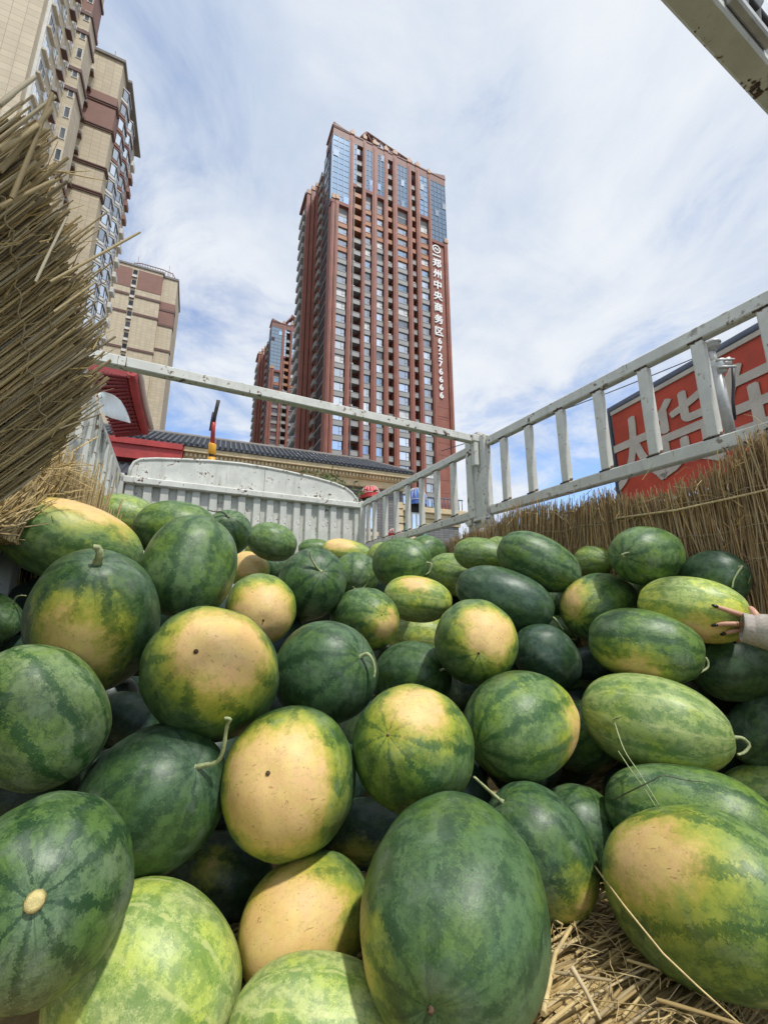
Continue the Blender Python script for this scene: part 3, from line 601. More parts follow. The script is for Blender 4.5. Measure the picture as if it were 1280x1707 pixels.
    (61, [-0.3388, 1.0032, -0.5521], [0.9365, 0.1469, -0.3183], [-0.1976, -0.5289, -0.8253], 0.983, 0.0741, 1.476, None, ([-0.171, -0.952, -0.255], 0.22), 0.16, 0.2, 0.4, None, 'olive melon in deep shade left of the buff-yellow one'),  # deep shade is partly in the darkened rind colour
    (62, [-0.0408, 1.1639, -0.5503], [-0.9995, -0.0205, 0.0238], [-0.0128, -0.4271, -0.9041], 0.971, 0.0747, 1.639, None, ([0.463, 0.854, 0.236], 0.22), 0.16, 0.3, 0.35, None, 'shaded melon in the gap behind the largest glossy one'),  # gap shade also put into the low rind tone
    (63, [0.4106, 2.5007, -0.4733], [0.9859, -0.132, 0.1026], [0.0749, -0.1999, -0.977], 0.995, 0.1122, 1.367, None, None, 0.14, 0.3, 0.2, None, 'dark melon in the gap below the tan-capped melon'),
    (65, [0.9516, 1.5949, 0.0349], [0.0846, 0.8234, -0.5611], [-0.4495, 0.5341, 0.716], 1.0, 0.0565, 1.27, None, None, 0.5, 0.2, 0.1, None, 'grey-green melon glimpsed behind the upright one'),
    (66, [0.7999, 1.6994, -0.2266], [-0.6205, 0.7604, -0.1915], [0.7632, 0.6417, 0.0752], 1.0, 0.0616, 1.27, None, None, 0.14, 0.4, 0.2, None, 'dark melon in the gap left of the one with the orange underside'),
    (67, [0.7687, 1.8917, 0.0161], [-0.5723, -0.6304, -0.5245], [-0.3699, -0.3723, 0.8512], 1.0, 0.0581, 1.27, None, None, 0.3, 0.5, 0.2, None, 'dark mottled melon under the stem of the long tilting one'),
    (23, [0.6337, 2.2098, 0.294], [-0.9589, 0.2594, 0.1145], [0.0763, -0.153, 0.9853], 0.977, 0.0572, 1.495, None, None, 0.6, 0.25, 0.3, None, 'pale sliver of a melon behind the smooth pale green one'),
]
FILL = [([-0.044, 1.532, -0.451], [0.184, -0.926, -0.329], 0.113, 1.34), ([-0.439, 1.612, -0.148], [0.731, 0.581, 0.357], 0.106, 1.37), ([-0.849, 2.305, -0.075], [0.991, -0.069, 0.114], 0.099, 1.33), ([-0.422, 2.454, -0.014], [0.979, -0.167, -0.117], 0.118, 1.25), ([-1.168, 2.129, -0.248], [0.611, 0.791, -0.036], 0.087, 1.19), ([-0.662, 1.126, -0.478], [0.573, -0.819, 0.029], 0.097, 1.24), ([0.022, 2.731, 0.112], [0.139, 0.985, 0.098], 0.108, 1.26), ([-0.961, 1.673, -0.034], [0.668, 0.705, 0.241], 0.119, 1.24), ([-0.396, 1.995, -0.479], [0.649, 0.745, 0.155], 0.118, 1.26), ([-1.828, 2.935, -0.485], [-0.501, -0.848, -0.173], 0.1, 1.18), ([-0.429, 1.181, -0.518], [0.103, 0.968, 0.23], 0.086, 1.17), ([-0.072, 3.497, -0.4], [-0.028, 0.992, -0.122], 0.102, 1.27), ([0.458, 1.721, -0.194], [0.393, -0.858, -0.331], 0.117, 1.3), ([-1.311, 2.145, -0.451], [0.409, 0.895, 0.177], 0.097, 1.12), ([-1.492, 2.79, -0.49], [0.011, 1.0, 0.027], 0.118, 1.2), ([-0.648, 1.819, -0.469], [0.908, 0.391, -0.15], 0.099, 1.26), ([0.793, 1.484, -0.412], [-0.889, 0.452, 0.076], 0.105, 1.18), ([-1.093, 1.459, 0.143], [0.945, 0.313, -0.099], 0.116, 1.36), ([0.777, 1.76, -0.464], [-0.322, -0.946, -0.028], 0.119, 1.1), ([-0.528, 1.492, -0.48], [-0.187, -0.959, 0.213], 0.113, 1.35), ([0.411, 1.353, -0.446], [-0.909, -0.181, -0.374], 0.09, 1.14), ([-0.979, 1.262, -0.378], [-0.904, -0.34, 0.258], 0.109, 1.15), ([0.15, 1.217, -0.481], [-0.603, 0.789, 0.119], 0.098, 1.36), ([-0.703, 0.92, -0.356], [-0.546, 0.804, -0.236], 0.086, 1.33), ([-1.005, 1.317, -0.031], [0.988, -0.145, -0.045], 0.109, 1.37), ([0.977, 1.51, -0.24], [-0.858, 0.5, -0.12], 0.104, 1.26), ([0.205, 1.517, -0.477], [-0.468, 0.881, -0.072], 0.116, 1.32), ([0.585, 1.614, -0.492], [0.447, -0.875, -0.184], 0.101, 1.37), ([0.321, 2.609, 0.032], [0.759, 0.638, -0.13], 0.12, 1.27), ([-0.786, 1.305, -0.506], [0.412, 0.871, 0.268], 0.086, 1.22), ([-0.913, 1.179, -0.165], [-0.975, -0.218, -0.042], 0.089, 1.21), ([0.682, 1.192, -0.496], [0.719, -0.693, -0.044], 0.085, 1.22), ([1.022, 1.466, -0.425], [0.22, -0.971, -0.093], 0.089, 1.39), ([-0.152, 1.283, -0.473], [0.934, -0.288, 0.21], 0.086, 1.16)]
# ------------------------------------------------------------------ ground
def sheet(name, x0, x1, y0, y1, z, m, rz=0.0):
    b = MB(); b.add([(x0, y0, z), (x1, y0, z), (x1, y1, z), (x0, y1, z)], [(0, 1, 2, 3)])
    o = b.build(name, m); o.rotation_euler = (0, 0, rz)
    return props(o, kind='structure')
GRID = R_(24.5)
sheet('ground', -3000, 3000, -3000, 3000, 0.0, MT['pavement'])
sheet('road', -60, 60, -9, 11, .004, MT['asphalt'], R_(24))

# ------------------------------------------------------------------ window meshes, shared
_wm = {}
def window_meshes(w, h, frame, glass, split=.64):
    """frame in the x-z plane (outward -y), origin at the lower left corner; pane as a second mesh"""
    k = (round(w, 2), round(h, 2), frame, glass, split)
    if k in _wm: return _wm[k]
    f = MB(); t = .07
    f.box(0, w, -.05, .05, 0, t); f.box(0, w, -.05, .05, h - t, h)
    f.box(0, t, -.045, .045, t, h - t); f.box(w - t, w, -.045, .045, t, h - t)
    if split:
        f.box(w * split - .03, w * split + .03, -.045, .045, t, h - t)
        f.box(w * split + .03, w - t, -.04, .04, h * .42 - .025, h * .42 + .025)
    p = MB(); p.box(t, w - t, -.005, .02, t, h - t)
    _wm[k] = (f.mesh('window', MT[frame]), p.mesh('pane', MT[glass]))
    return _wm[k]

def add_window(parent, x, y, z, w, h, frame='window_frame', glass='glass', rot=0.0, split=.64):
    f, p = window_meshes(w, h, frame, glass, split)
    o = inst('window', f, parent, (x, y, z), (0, 0, rot))
    inst('pane', p, o)
    return o

# ------------------------------------------------------------------ red office tower
def office_tower(loc, name_label, group, full=True, nfl=27, H=109.6):
    """local frame: x along the front, y into the building, z up; floors of 3.2 m"""
    T = empty('office_tower', loc, GRID, name_label, 'office tower', group)
    FH = 3.2; Z0 = 1.5 + 30.79          # centre of a window row
    rows = [Z0 + FH * k for k in range(-3, 25)]
    rows = [z for z in rows if z < 1.5 + 107]
    W = 30.0; D = 30.0
    top = CZ + 108.2
    b = MB(); b.box(.3, W - .3, 1.7, D, 0, top); b.box(.3, 1.2, .12, 1.7, 0, top)
    b.build('wall', MT['brick_red_dark'], T)
    wins = [(1.3, 3.62, 89.0), (7.85, 9.42, 95.6), (10.8, 12.5, 95.6), (16.2, 18.95, 95.2), (22.55, 24.85, 95.2)]
    balc = [(4.67, 6.96, 108), (13.6, 14.92, 108), (20.15, 21.33, 108)]
    pil = [(-.32, .42, 89.4, .55), (.50, 1.25, 89.4, .75), (3.66, 4.65, 110.2, .6), (6.98, 7.8, 110.6, .6), (9.5, 10.72, 110.4, .6), (12.55, 13.58, 110.2, .6),
           (14.95, 16.12, 110.4, .6), (19.0, 20.1, 110.0, .6), (21.38, 22.5, 110.0, .6), (24.9, 25.7, 109.6, .6), (29.25, 30.25, 89.6, .7)]
    if not full:
        pil = [q for q in pil if q[0] < 13]; wins = [q for q in wins if q[0] < 11]; balc = [q for q in balc if q[0] < 14]
        b = MB(); b.box(13.58, W, 0, 1.7, 0, top); b.build('side_wall', MT['brick_red'], T)
    for (x0, x1, zt, pr) in pil:
        b = MB(); b.box(x0, x1, -pr, 1.7, 0, CZ + zt)
        b.box(x0 + (x1 - x0) * .3, x0 + (x1 - x0) * .7, -pr - .14, -pr, 0, CZ + zt - 1.2)
        b.build('pilaster', MT['brick_red'], T)
        f = MB(); f.box(x0 - .06, x1 + .06, -pr - .2, .3, CZ + zt, CZ + zt + .9); f.prism([(x0, -pr - .1, CZ + zt + .9), (x1, -pr - .1, CZ + zt + .9), ((x0 + x1) / 2, -pr - .1, CZ + zt + 1.7)], (0, .6, 0))
        f.build('finial', MT['pale_cream'], T)
    _sp = {}
    for (x0, x1, zt) in wins:
        w = x1 - x0
        b = MB(); b.box(x0, x1, .22, 1.7, 0, top); b.build('wall_strip', MT['grey_panel'], T)
        for k, z in enumerate(rows):
            if z > CZ + zt - 1.5: continue
            hot = z > CZ + zt - 13.4
            key = (round(w, 2), hot)
            if key not in _sp:
                s = MB(); s.bbox(0, w, -.16, .2, -.62, .62, .03); s.box(.0, w, -.22, -.16, .50, .62)
                _sp[key] = s.mesh('spandrel', MT['orange_band' if hot else 'grey_panel'])
            inst('spandrel', _sp[key], T, (x0, 0, z - 1.62))
            q = random.random()
            add_window(T, x0 + .06, .13, z - .96, w - .12, 1.9, 'window_frame', 'glass' if q < .66 else ('painted_sky_pane' if q < .82 else ('glass_blue' if q < .93 else 'glass_dim')), 0, .66)
    for (x0, x1, zt) in balc:
        w = x1 - x0
        s = MB(); s.box(0, w, -.05, 1.65, -.12, .06); s.bbox(0, w, -.12, .02, -.22, .92, .02); s.box(-.0, w, -.17, -.12, .84, .95)
        me = s.mesh('balcony', MT['grey_panel']); me2 = None
        s2 = MB(); s2.box(0, w, -.05, 1.65, -.12, .06); s2.bbox(0, w, -.12, .02, -.22, .92, .02); me2 = s2.mesh('balcony', MT['orange_band'])
        for z in rows:
            if z > CZ + zt - 1.5: continue
            inst('balcony', me2 if CZ + 82 < z < CZ + 95.5 else me, T, (x0, 0, z - 1.55))
            add_window(T, x0 + .15, 1.62, z - 1.3, w - .3, 2.3, 'window_frame', 'glass_dark', 0, .5)
            if random.random() < .25:
                a = MB(); a.bbox(0, .8, 0, .35, 0, .55, .02)
                inst('air_conditioner', a.mesh('air_conditioner', MT['white_frame']), T, (x0 + .2, .2, z - .6))
    b = MB(); b.tube([(5.05, -.3, 0), (5.05, -.3, CZ + 96)], .13, 6); b.build('downpipe', MT['cap_grey'], T)
    # glazed upper bays
    curt = [(-.45, 3.62, 89.3, 3), (4.7, 5.4, 96, 1), (7.82, 9.48, 95.8, 2), (10.74, 12.53, 95.8, 2), (16.14, 18.98, 95.4, 3), (22.52, 24.88, 95.5, 2), (25.72, 30.2, 89.4, 4)]
    if not full: curt = curt[:4]
    for (x0, x1, zb, nx) in curt:
        zb += CZ; zt = CZ + 107.9; nz = int(round((zt - zb) / 1.55))
        cw = MB(); cw.box(x0, x1, -.42, .9, zb, zt)
        for i in range(nx + 1):
            x = x0 + (x1 - x0) * i / nx; cw.box(x - .06, x + .06, -.52, -.42, zb, zt, 1)
        for k in range(nz + 1):
            z = zb + (zt - zb) * k / nz; cw.box(x0, x1, -.49, -.425, z - .05, z + .05, 1)
        C_ = cw.build('curtain_wall', [MT['glass_blue'], MT['steel_blue']], T)
        for q in range(2 if nx > 1 else 0):
            i = random.randrange(nx); k = random.randrange(nz)
            w = (x1 - x0) / nx; h = (zt - zb) / nz
            v = MB(); v.box(0, w - .14, 0, .05, 0, h - .12)
            inst('open_sash', v.mesh('open_sash', MT['glass']), C_, (x0 + w * i + .07, -.55, zb + h * k + .06), (R_(14), 0, 0))
        s = MB(); s.box(x0 - .1, x1 + .1, -.62, .9, zb - .9, zb - .02); s.build('ledge', MT['brick_red_dark'], T)
    # parapet and crown
    b = MB(); b.box(-.5, W + .3, -.5, .4, CZ + 107.95, CZ + 110); b.box(-.6, W + .4, -.62, .5, CZ + 110, CZ + 110.35)
    b.box(-.5, .4, .4, D * .18, CZ + 107.95, CZ + 110); b.build('parapet', MT['roof_brown'], T)
    b = MB()
    b.prism([(-.6, -.7, CZ + 110.3), (3.4, -.7, CZ + 110.3), (-.5, -.7, CZ + 111.3)], (0, .5, 0)); b.prism([(-.9, -.7, CZ + 110.3), (-.9, 4.4, CZ + 110.3), (-.6, -.7, CZ + 111.3)], (.5, 0, 0))
    if full: b.prism([(26.2, -.6, CZ + 110.3), (30.4, -.6, CZ + 110.3), (30.2, -.6, CZ + 111.5)], (0, .5, 0))
    b.build('corner_crest', MT['roof_brown'], T)
    g = MB()
    for (xa, xb, xm, hm) in (((6.2, 20.5, 8.0, 3.0),) if full else ((4.5, 13.2, 7.5, 5.0),)):
        za = CZ + 110.3
        for y in (-.3, 1.6):
            g.tube([(xa, y, za), (xm, y, za + hm)], .34, 6); g.tube([(xm, y, za + hm), (xb, y, za + .4)], .34, 6)
            for k in range(1, 7):
                x = xm + (xb - xm) * k / 7; z = za + hm + (.4 - hm) * k / 7
                g.tube([(x, y, za), (x, y, z)], .2, 5)
                g.tube([(x, y, za), (x - (xb - xm) / 7, y, za + hm + (.4 - hm) * (k - 1) / 7)], .16, 5)
        g.tube([(xm - .9, .6, za + hm * .55), (xm, .6, za + hm + .5), (xm + 1.6, .6, za + hm * .75)], .7, 6)
    g.build('roof_truss', MT['roof_brown'], T)
    # sign strip
    if full:
        b = MB(); b.box(25.72, 29.22, -.3, 1.7, 0, CZ + 88.4); b.box(25.72, 29.22, -.36, -.3, CZ + 41.6, CZ + 41.8)
        for k in range(12): b.box(25.74, 29.2, -.34, -.3, CZ + 12 + 2.9 * k, CZ + 12.14 + 2.9 * k)
        b.build('sign_strip', MT['brick_red'], T)
        zs = [82.75, 79.6, 76.45, 73.3, 70.1, 66.8, 63.45]
        for ch, z in zip('郑州中央商务区', zs):
            inst('letter', text_mesh(ch, 2.55, .09, .07, MT['white_letter']), T, (27.0, -.46, CZ + z), (R_(90), 0, 0))
        zs = [60.95, 58.85, 56.85, 54.9, 52.9, 50.9, 48.9, 46.9]
        for ch, z in zip('67276666', zs):
            inst('letter', text_mesh(ch, 2.15, .09, .08, MT['white_letter']), T, (27.12, -.46, CZ + z), (R_(90), 0, 0))
        # round emblem: ring with two peaks, and its caption of five tiny marks
        e = MB(); n = 28
        ro, ri = 1.18, .92; zc = CZ + 86.9; xc = 27.0
        P = lambda r, a, y: (xc + r * math.cos(a), y, zc + r * math.sin(a) * 1.02)
        for k in range(n):
            a0, a1 = 2 * math.pi * k / n, 2 * math.pi * (k + 1) / n
            e.prism([P(ri, a0, -.5), P(ro, a0, -.5), P(ro, a1, -.5), P(ri, a1, -.5)], (0, .14, 0))
        def peak(cx, w, h, z0):
            o = [(cx - w, -.5, z0), (cx - w * .55, -.5, z0 + h * .62), (cx, -.5, z0 + h), (cx + w * .55, -.5, z0 + h * .62), (cx + w, -.5, z0)]
            i_ = [(cx + w * .58, -.5, z0), (cx + w * .3, -.5, z0 + h * .42), (cx, -.5, z0 + h * .62), (cx - w * .3, -.5, z0 + h * .42), (cx - w * .58, -.5, z0)]
            for a in range(4):
                e.prism([o[a], o[a + 1], i_[3 - a], i_[4 - a]], (0, .14, 0))
        peak(xc - .28, .5, .95, zc - .42); peak(xc + .34, .46, .75, zc - .42)
        for k in range(5): e.bbox(xc - 1.22 + .5 * k, xc - .80 + .5 * k, -.5, -.36, CZ + 84.75, CZ + 85.25, .05)
        e.build('emblem', MT['white_letter'], T)
    # side front (faces left): dark windows by the corner, then the stepped wing
    b = MB(); b.box(-.3, .3, .0, 1.4, 0, CZ + 89.4); b.box(-.38, .3, 1.4, 1.9, 0, CZ + 107.9); b.build('pilaster', MT['brick_red'], T)
    cw = MB(); cw.box(-.42, .3, .9, 2.6, CZ + 89.3, CZ + 107.9)
    for k in range(13): cw.box(-.5, -.42, .9, 2.6, CZ + 89.3 + 1.55 * k - .05, CZ + 89.3 + 1.55 * k + .05, 1)
    for y in (.95, 1.75, 2.55): cw.box(-.52, -.42, y - .05, y + .05, CZ + 89.3, CZ + 107.9, 1)
    cw.build('curtain_wall', [MT['glass_blue'], MT['steel_blue']], T)
    s = MB(); s.box(-.40, .2, 0, 5.6, -.10, .10); sl = s.mesh('ledge', MT['grey_panel'])
    s = MB(); s.bbox(-.75, .2, 0, 2.6, -.62, .55, .03); sl2 = s.mesh('balcony', MT['grey_panel'])
    b = MB(); b.box(-.2, .3, 7.9, 12, 0, CZ + 106.5); b.build('wall_strip', MT['brick_red_dark'], T)
    rs = [z for z in rows if z < CZ + 104.5]
    for z in rs + [rs[-1] + FH]:
        inst('ledge', sl, T, (0, 2.0, z - 1.6))
        add_window(T, -.28, 7.5, z - 1.4, 5.3, 2.85, 'window_frame', 'glass_dark', R_(-90), .5)
        inst('balcony', sl2, T, (0, 8.2, z - 1.6))
    wx = -3.6; wz = CZ + 101.5
    b = MB(); b.box(wx + .25, .3, 11.4, 17.6, 0, wz); b.build('wing_wall', MT['brick_red_dark'], T)
    for (x0, x1, dz) in ((-1.35, -.35, 3.2), (-2.45, -1.6, 1.6), (-3.55, -2.7, 0.0)):
        b = MB(); b.box(x0, x1, 10.9, 11.6, 0, wz + dz); b.build('pilaster', MT['brick_red'], T)
        f = MB(); f.box(x0 - .08, x1 + .08, 10.75, 11.7, wz + dz, wz + dz + 1.2); f.build('finial', MT['pale_cream'], T)
    s = MB(); s.bbox(wx - .5, wx + .3, 0, 4.9, -.62, .55, .03); sl3 = s.mesh('spandrel', MT['grey_panel'])
    for z in [q for q in rs if q < wz - 1.5]:
        inst('spandrel', sl3, T, (0, 12.0, z - 1.6))
        add_window(T, wx + .18, 16.8, z - 1.0, 4.6, 1.95, 'window_frame', 'glass_dim', R_(-90), .5)
    b = MB(); b.box(wx - .4, .3, 11.2, 17.8, wz, wz + .5); b.build('parapet', MT['roof_brown'], T)
    return T

C0 = hit(541, 760, ray(541, 760) * (77 / ray(541, 760).y) + Vector((0, 0, CZ)), Vector((0, 1, 0)))
office_tower((C0.x, C0.y, 0), 'tall red-brown office tower with white characters and phone digits down its right edge', 'red office towers', True)
office_tower((-44.3, 146.5, 0), 'smaller-looking red office tower far behind, left of the tower with the sign', 'red office towers', False)

# ------------------------------------------------------------------ beige apartment towers
def band_ring(T, x0, x1, y0, y1, z0, z1, m='brown_band', pr=.16):
    b = MB(); b.box(x0 - pr, x1 + pr, y0 - pr, y1 + pr, z0, z1)
    b.build('band', MT[m], T)

def near_block():
    T = empty('apartment_tower', (-34.34, 30.0, 0), GRID, 'nearest beige apartment tower at the top left, running out of the picture', 'apartment tower', 'beige apartment towers')
    H = 94.0
    b = MB(); b.box(-16, 0, 0, 13.3, 0, H); b.build('wall', MT['beige_tile'], T)
    # slim window bay by the corner
    b = MB(); b.box(0, .28, .7, 2.5, 0, H - 1); b.build('window_bay', MT['white_frame'], T)
    rows = [CZ + 40.2 + 3.1 * k for k in range(-3, 15)]
    for k, z in enumerate(rows):
        add_window(T, .31, .85, z - .85, 1.5, 1.75, 'white_frame', 'glass_dark' if k % 2 else 'glass', R_(90), .5)
        b = MB(); b.bbox(.0, .62, .72, 2.48, -.16, .12, .02)
        inst('sill', b.mesh('sill', MT['beige_tile']), T, (0, 0, z - 1.1))
    led = MB(); led.bbox(0, .55, 0, 1.1, 0, .14, .02); led.box(.04, .5, .05, .95, .14, .7, 1)
    lme = led.mesh('ac_ledge', [MT['brown_band'], MT['grey_panel']])
    # tiled bay further along
    b = MB(); b.box(0, 1.15, 7.6, 10.3, 0, H - 2); b.build('bay', MT['beige_tile'], T)
    for z in rows:
        inst('ac_ledge', lme, T, (0, 4.9, z - .9))
        add_window(T, .04, 3.5, z - .8, 1.1, 1.6, 'white_frame', 'glass_dim', R_(90), .5)
        add_window(T, .04, 6.3, z - .8, 1.1, 1.6, 'white_frame', 'glass_dim', R_(90), .5)
        add_window(T, .45, 7.57, z - .8, .6, 1.6, 'white_frame', 'glass_dim', 0, 0)
        b = MB(); b.box(0, .25, 10.9, 12.5, -.2, .0)
        inst('sill', b.mesh('sill', MT['beige_tile']), T, (0, 0, z - .85))
        add_window(T, .06, 11.0, z - .85, 1.35, 1.8, 'white_frame', 'glass_dark', R_(90), .5)
    for z in (CZ + 59.2, CZ + 62.3, CZ + 68.4, CZ + 71.5, CZ + 77, CZ + 47):
        b = MB(); b.box(0, 1.33, 7.44, 10.46, z - .25, z + .25); b.build('band', MT['brown_band'], T)
    b = MB(); b.box(0, 1.16, 7.58, 10.32, CZ + 71.6, CZ + 76.9); b.box(0, .2, 10.5, 13.31, CZ + 71.6, CZ + 76.9); b.build('brown_panel', MT['brown_tile'], T)
    b = MB(); b.box(-16.4, .5, -.4, 13.7, H, H + .6); b.build('roof_edge', MT['cap_grey'], T)
near_block()

def middle_block():
    T = empty('apartment_tower', (-41.865, 49.9, 0), GRID, 'beige tower with a brown block near its top, right behind the nearest one', 'apartment tower', 'beige apartment towers')
    H = CZ + 84.9
    b = MB(); b.box(-14, 0, 0, 15, 0, H); b.build('wall', MT['beige_tile'], T)
    b = MB(); b.box(-14, .06, -.06, 1.9, CZ + 70.9, CZ + 77.4); b.build('brown_panel', MT['brown_tile'], T)
    for z in (75.55, 70.75, 63.55, 58.85, 44.5):
        b = MB(); b.box(-14, .2, -.2, 1.4, CZ + z - .28, CZ + z + .28); b.box(-14, .3, -.3, 1.5, CZ + z + .0, CZ + z + .12); b.build('band', MT['brown_band'], T)
    led = MB(); led.bbox(0, .9, -.75, 0, 0, .14, .02); led.bbox(.08, .85, -.62, -.05, .16, .85, .03, 1); led.box(.0, .9, -.78, -.72, .14, .5, 1)
    lme = led.mesh('ac_ledge', [MT['brown_band'], MT['cap_grey']])
    for k in range(14): inst('ac_ledge', lme, T, (-4.25, 0, CZ + 40 + 3.05 * k))
    # bay windows on the right-hand side
    bay = MB(); bay.prism([(0, 0, 0), (.75, .7, 0), (.75, 2.9, 0), (0, 3.6, 0)], (0, 0, .5)); hood = MB(); hood.prism([(0, .0, 2.5), (.85, .6, 2.5), (.85, 3.0, 2.5), (0, 3.6, 2.5)], (0, 0, .16)); hood_ = hood.mesh('bay_hood', MT['white_frame'])
    bm_ = bay.mesh('bay', MT['white_frame'])
    bay2 = MB(); bay2.prism([(0, 0, 0), (.75, .7, 0), (.75, 2.9, 0), (0, 3.6, 0)], (0, 0, .5)); hood2_ = hood.mesh('bay_hood', MT['brown_tile'])
    bm2 = bay2.mesh('bay', MT['brown_tile'])
    for k in range(15):
        z = CZ + 37.4 + 3.05 * k
        br = 65.5 < z - CZ < 77.5
        for y0 in (1.9, 6.6):
            inst('bay', bm2 if br else bm_, T, (0, y0, z)); inst('bay_hood', hood2_ if br else hood_, T, (0, y0, z))
            add_window(T, .70, y0 + .75, z + .5, 2.1, 2.0, 'window_frame', 'glass_dim' if k % 3 else 'glass', R_(90), .5)
            add_window(T, .08, y0 + .10, z + .5, .85, 2.0, 'window_frame', 'glass', R_(43), 0)
        add_window(T, .03, 11.2, z + .6, 1.5, 1.7, 'white_frame', 'glass_dim', R_(90), .5)
        b = MB(); b.bbox(0, .5, 13.2, 14.9, 0, 1.0, .02)
        inst('balcony', b.mesh('balcony', MT['brown_tile' if br else 'white_frame']), T, (0, 0, z))
    b = MB(); b.box(0, .05, .0, 14.9, CZ + 71.2, CZ + 77.2); b.build('brown_panel', MT['brown_tile'], T)
    b = MB(); b.box(-14.2, .3, -.3, 2.4, H, H + .5); b.box(-14.2, .9, 2.4, 15.6, H + .0, H + .45); b.build('roof_edge', MT['cap_grey'], T)
    b = MB(); b.tube([(-1.6, 1, H + .4), (-1.6, 1, H + 3.2)], .05, 5); b.build('antenna', MT['cap_grey'], T)
middle_block()

def far_block():
    T = empty('apartment_tower', (-55.26, 95.6, 0), GRID, 'small-looking beige tower standing alone with a slim column of openings', 'apartment tower', 'beige apartment towers')
    H = CZ + 85.2
    b = MB(); b.box(-14, -3.45, 0, 14, 0, H); b.box(-3.45, 0, .8, 14, 0, H - .3); b.build('wall', MT['beige_tile'], T)
    b = MB(); b.box(-13.9, -10.35, -.08, .5, CZ + 78.8, CZ + 84.4); b.box(-9.0, -3.44, -.08, .5, CZ + 78.8, CZ + 84.4); b.build('brown_panel', MT['brown_tile'], T)
    b = MB(); b.box(-3.44, .05, .72, 4, CZ + 71.0, CZ + 77.6); b.build('brown_panel', MT['brown_tile'], T)
    for z in (76.7, 71.6, 61.7):
        b = MB(); b.box(-14.15, -10.3, -.2, .5, CZ + z - .3, CZ + z + .3); b.box(-9.05, -3.3, -.2, .5, CZ + z - .3, CZ + z + .3); b.build('band', MT['brown_band'], T)
    for z in (75.2, 70.8, 63.6, 58.9):
        b = MB(); b.box(-3.45, .2, .6, 2, CZ + z - .3, CZ + z + .3); b.build('band', MT['brown_band'], T)
    led = MB(); led.bbox(0, 1.15, -.35, 0, 0, .16, .02); led.box(.1, 1.0, -.3, 0, .16, .8, 1)
    lme = led.mesh('ac_ledge', [MT['brown_band'], MT['white_frame']])
    b = MB(); b.box(-10.3, -9.1, -.01, .3, CZ + 40, CZ + 84.2); b.build('recess', MT['beige_tile'], T)
    for k in range(15):
        z = CZ + 40 + 3.05 * k
        add_window(T, -10.2, -.03, z + .2, 1.0, 1.3, 'window_frame', 'glass_dark', 0, 0)
        inst('ac_ledge', lme, T, (-10.3, 0, z - .9))
    b = MB(); b.box(-14.2, -3.2, -.25, 14.2, H, H + .5); b.box(-3.2, .25, .55, 14.2, H - .3, H + .3); b.build('roof_edge', MT['cap_grey'], T)
    b = MB(); b.box(-13.2, -6.0, 1.2, 6, H + .5, H + 1.6); b.build('roof_house', MT['pink_cream'], T)
    g = MB()
    for zz in (1.2, 3.0):
        pts = [(-11.5, 3, H + zz - 1.0), (-10.6, 2.6, H + zz), (-9, 2.4, H + zz + .3), (-4, 2.4, H + zz + .3), (-1.6, 2.6, H + zz), (-.8, 3, H + zz - 1.2)]
        g.tube(pts, .12, 5)
    for k in range(16): g.tube([(-10.6 + .6 * k, 2.5, H + .2), (-10.6 + .6 * k, 2.5, H + 3.2)], .06, 4)
    for x in (-10, -2.6): g.tube([(x, 3, H), (x, 3, H + 5.6)], .05, 4)
    g.build('roof_frame', MT['brown_tile'], T)
far_block()

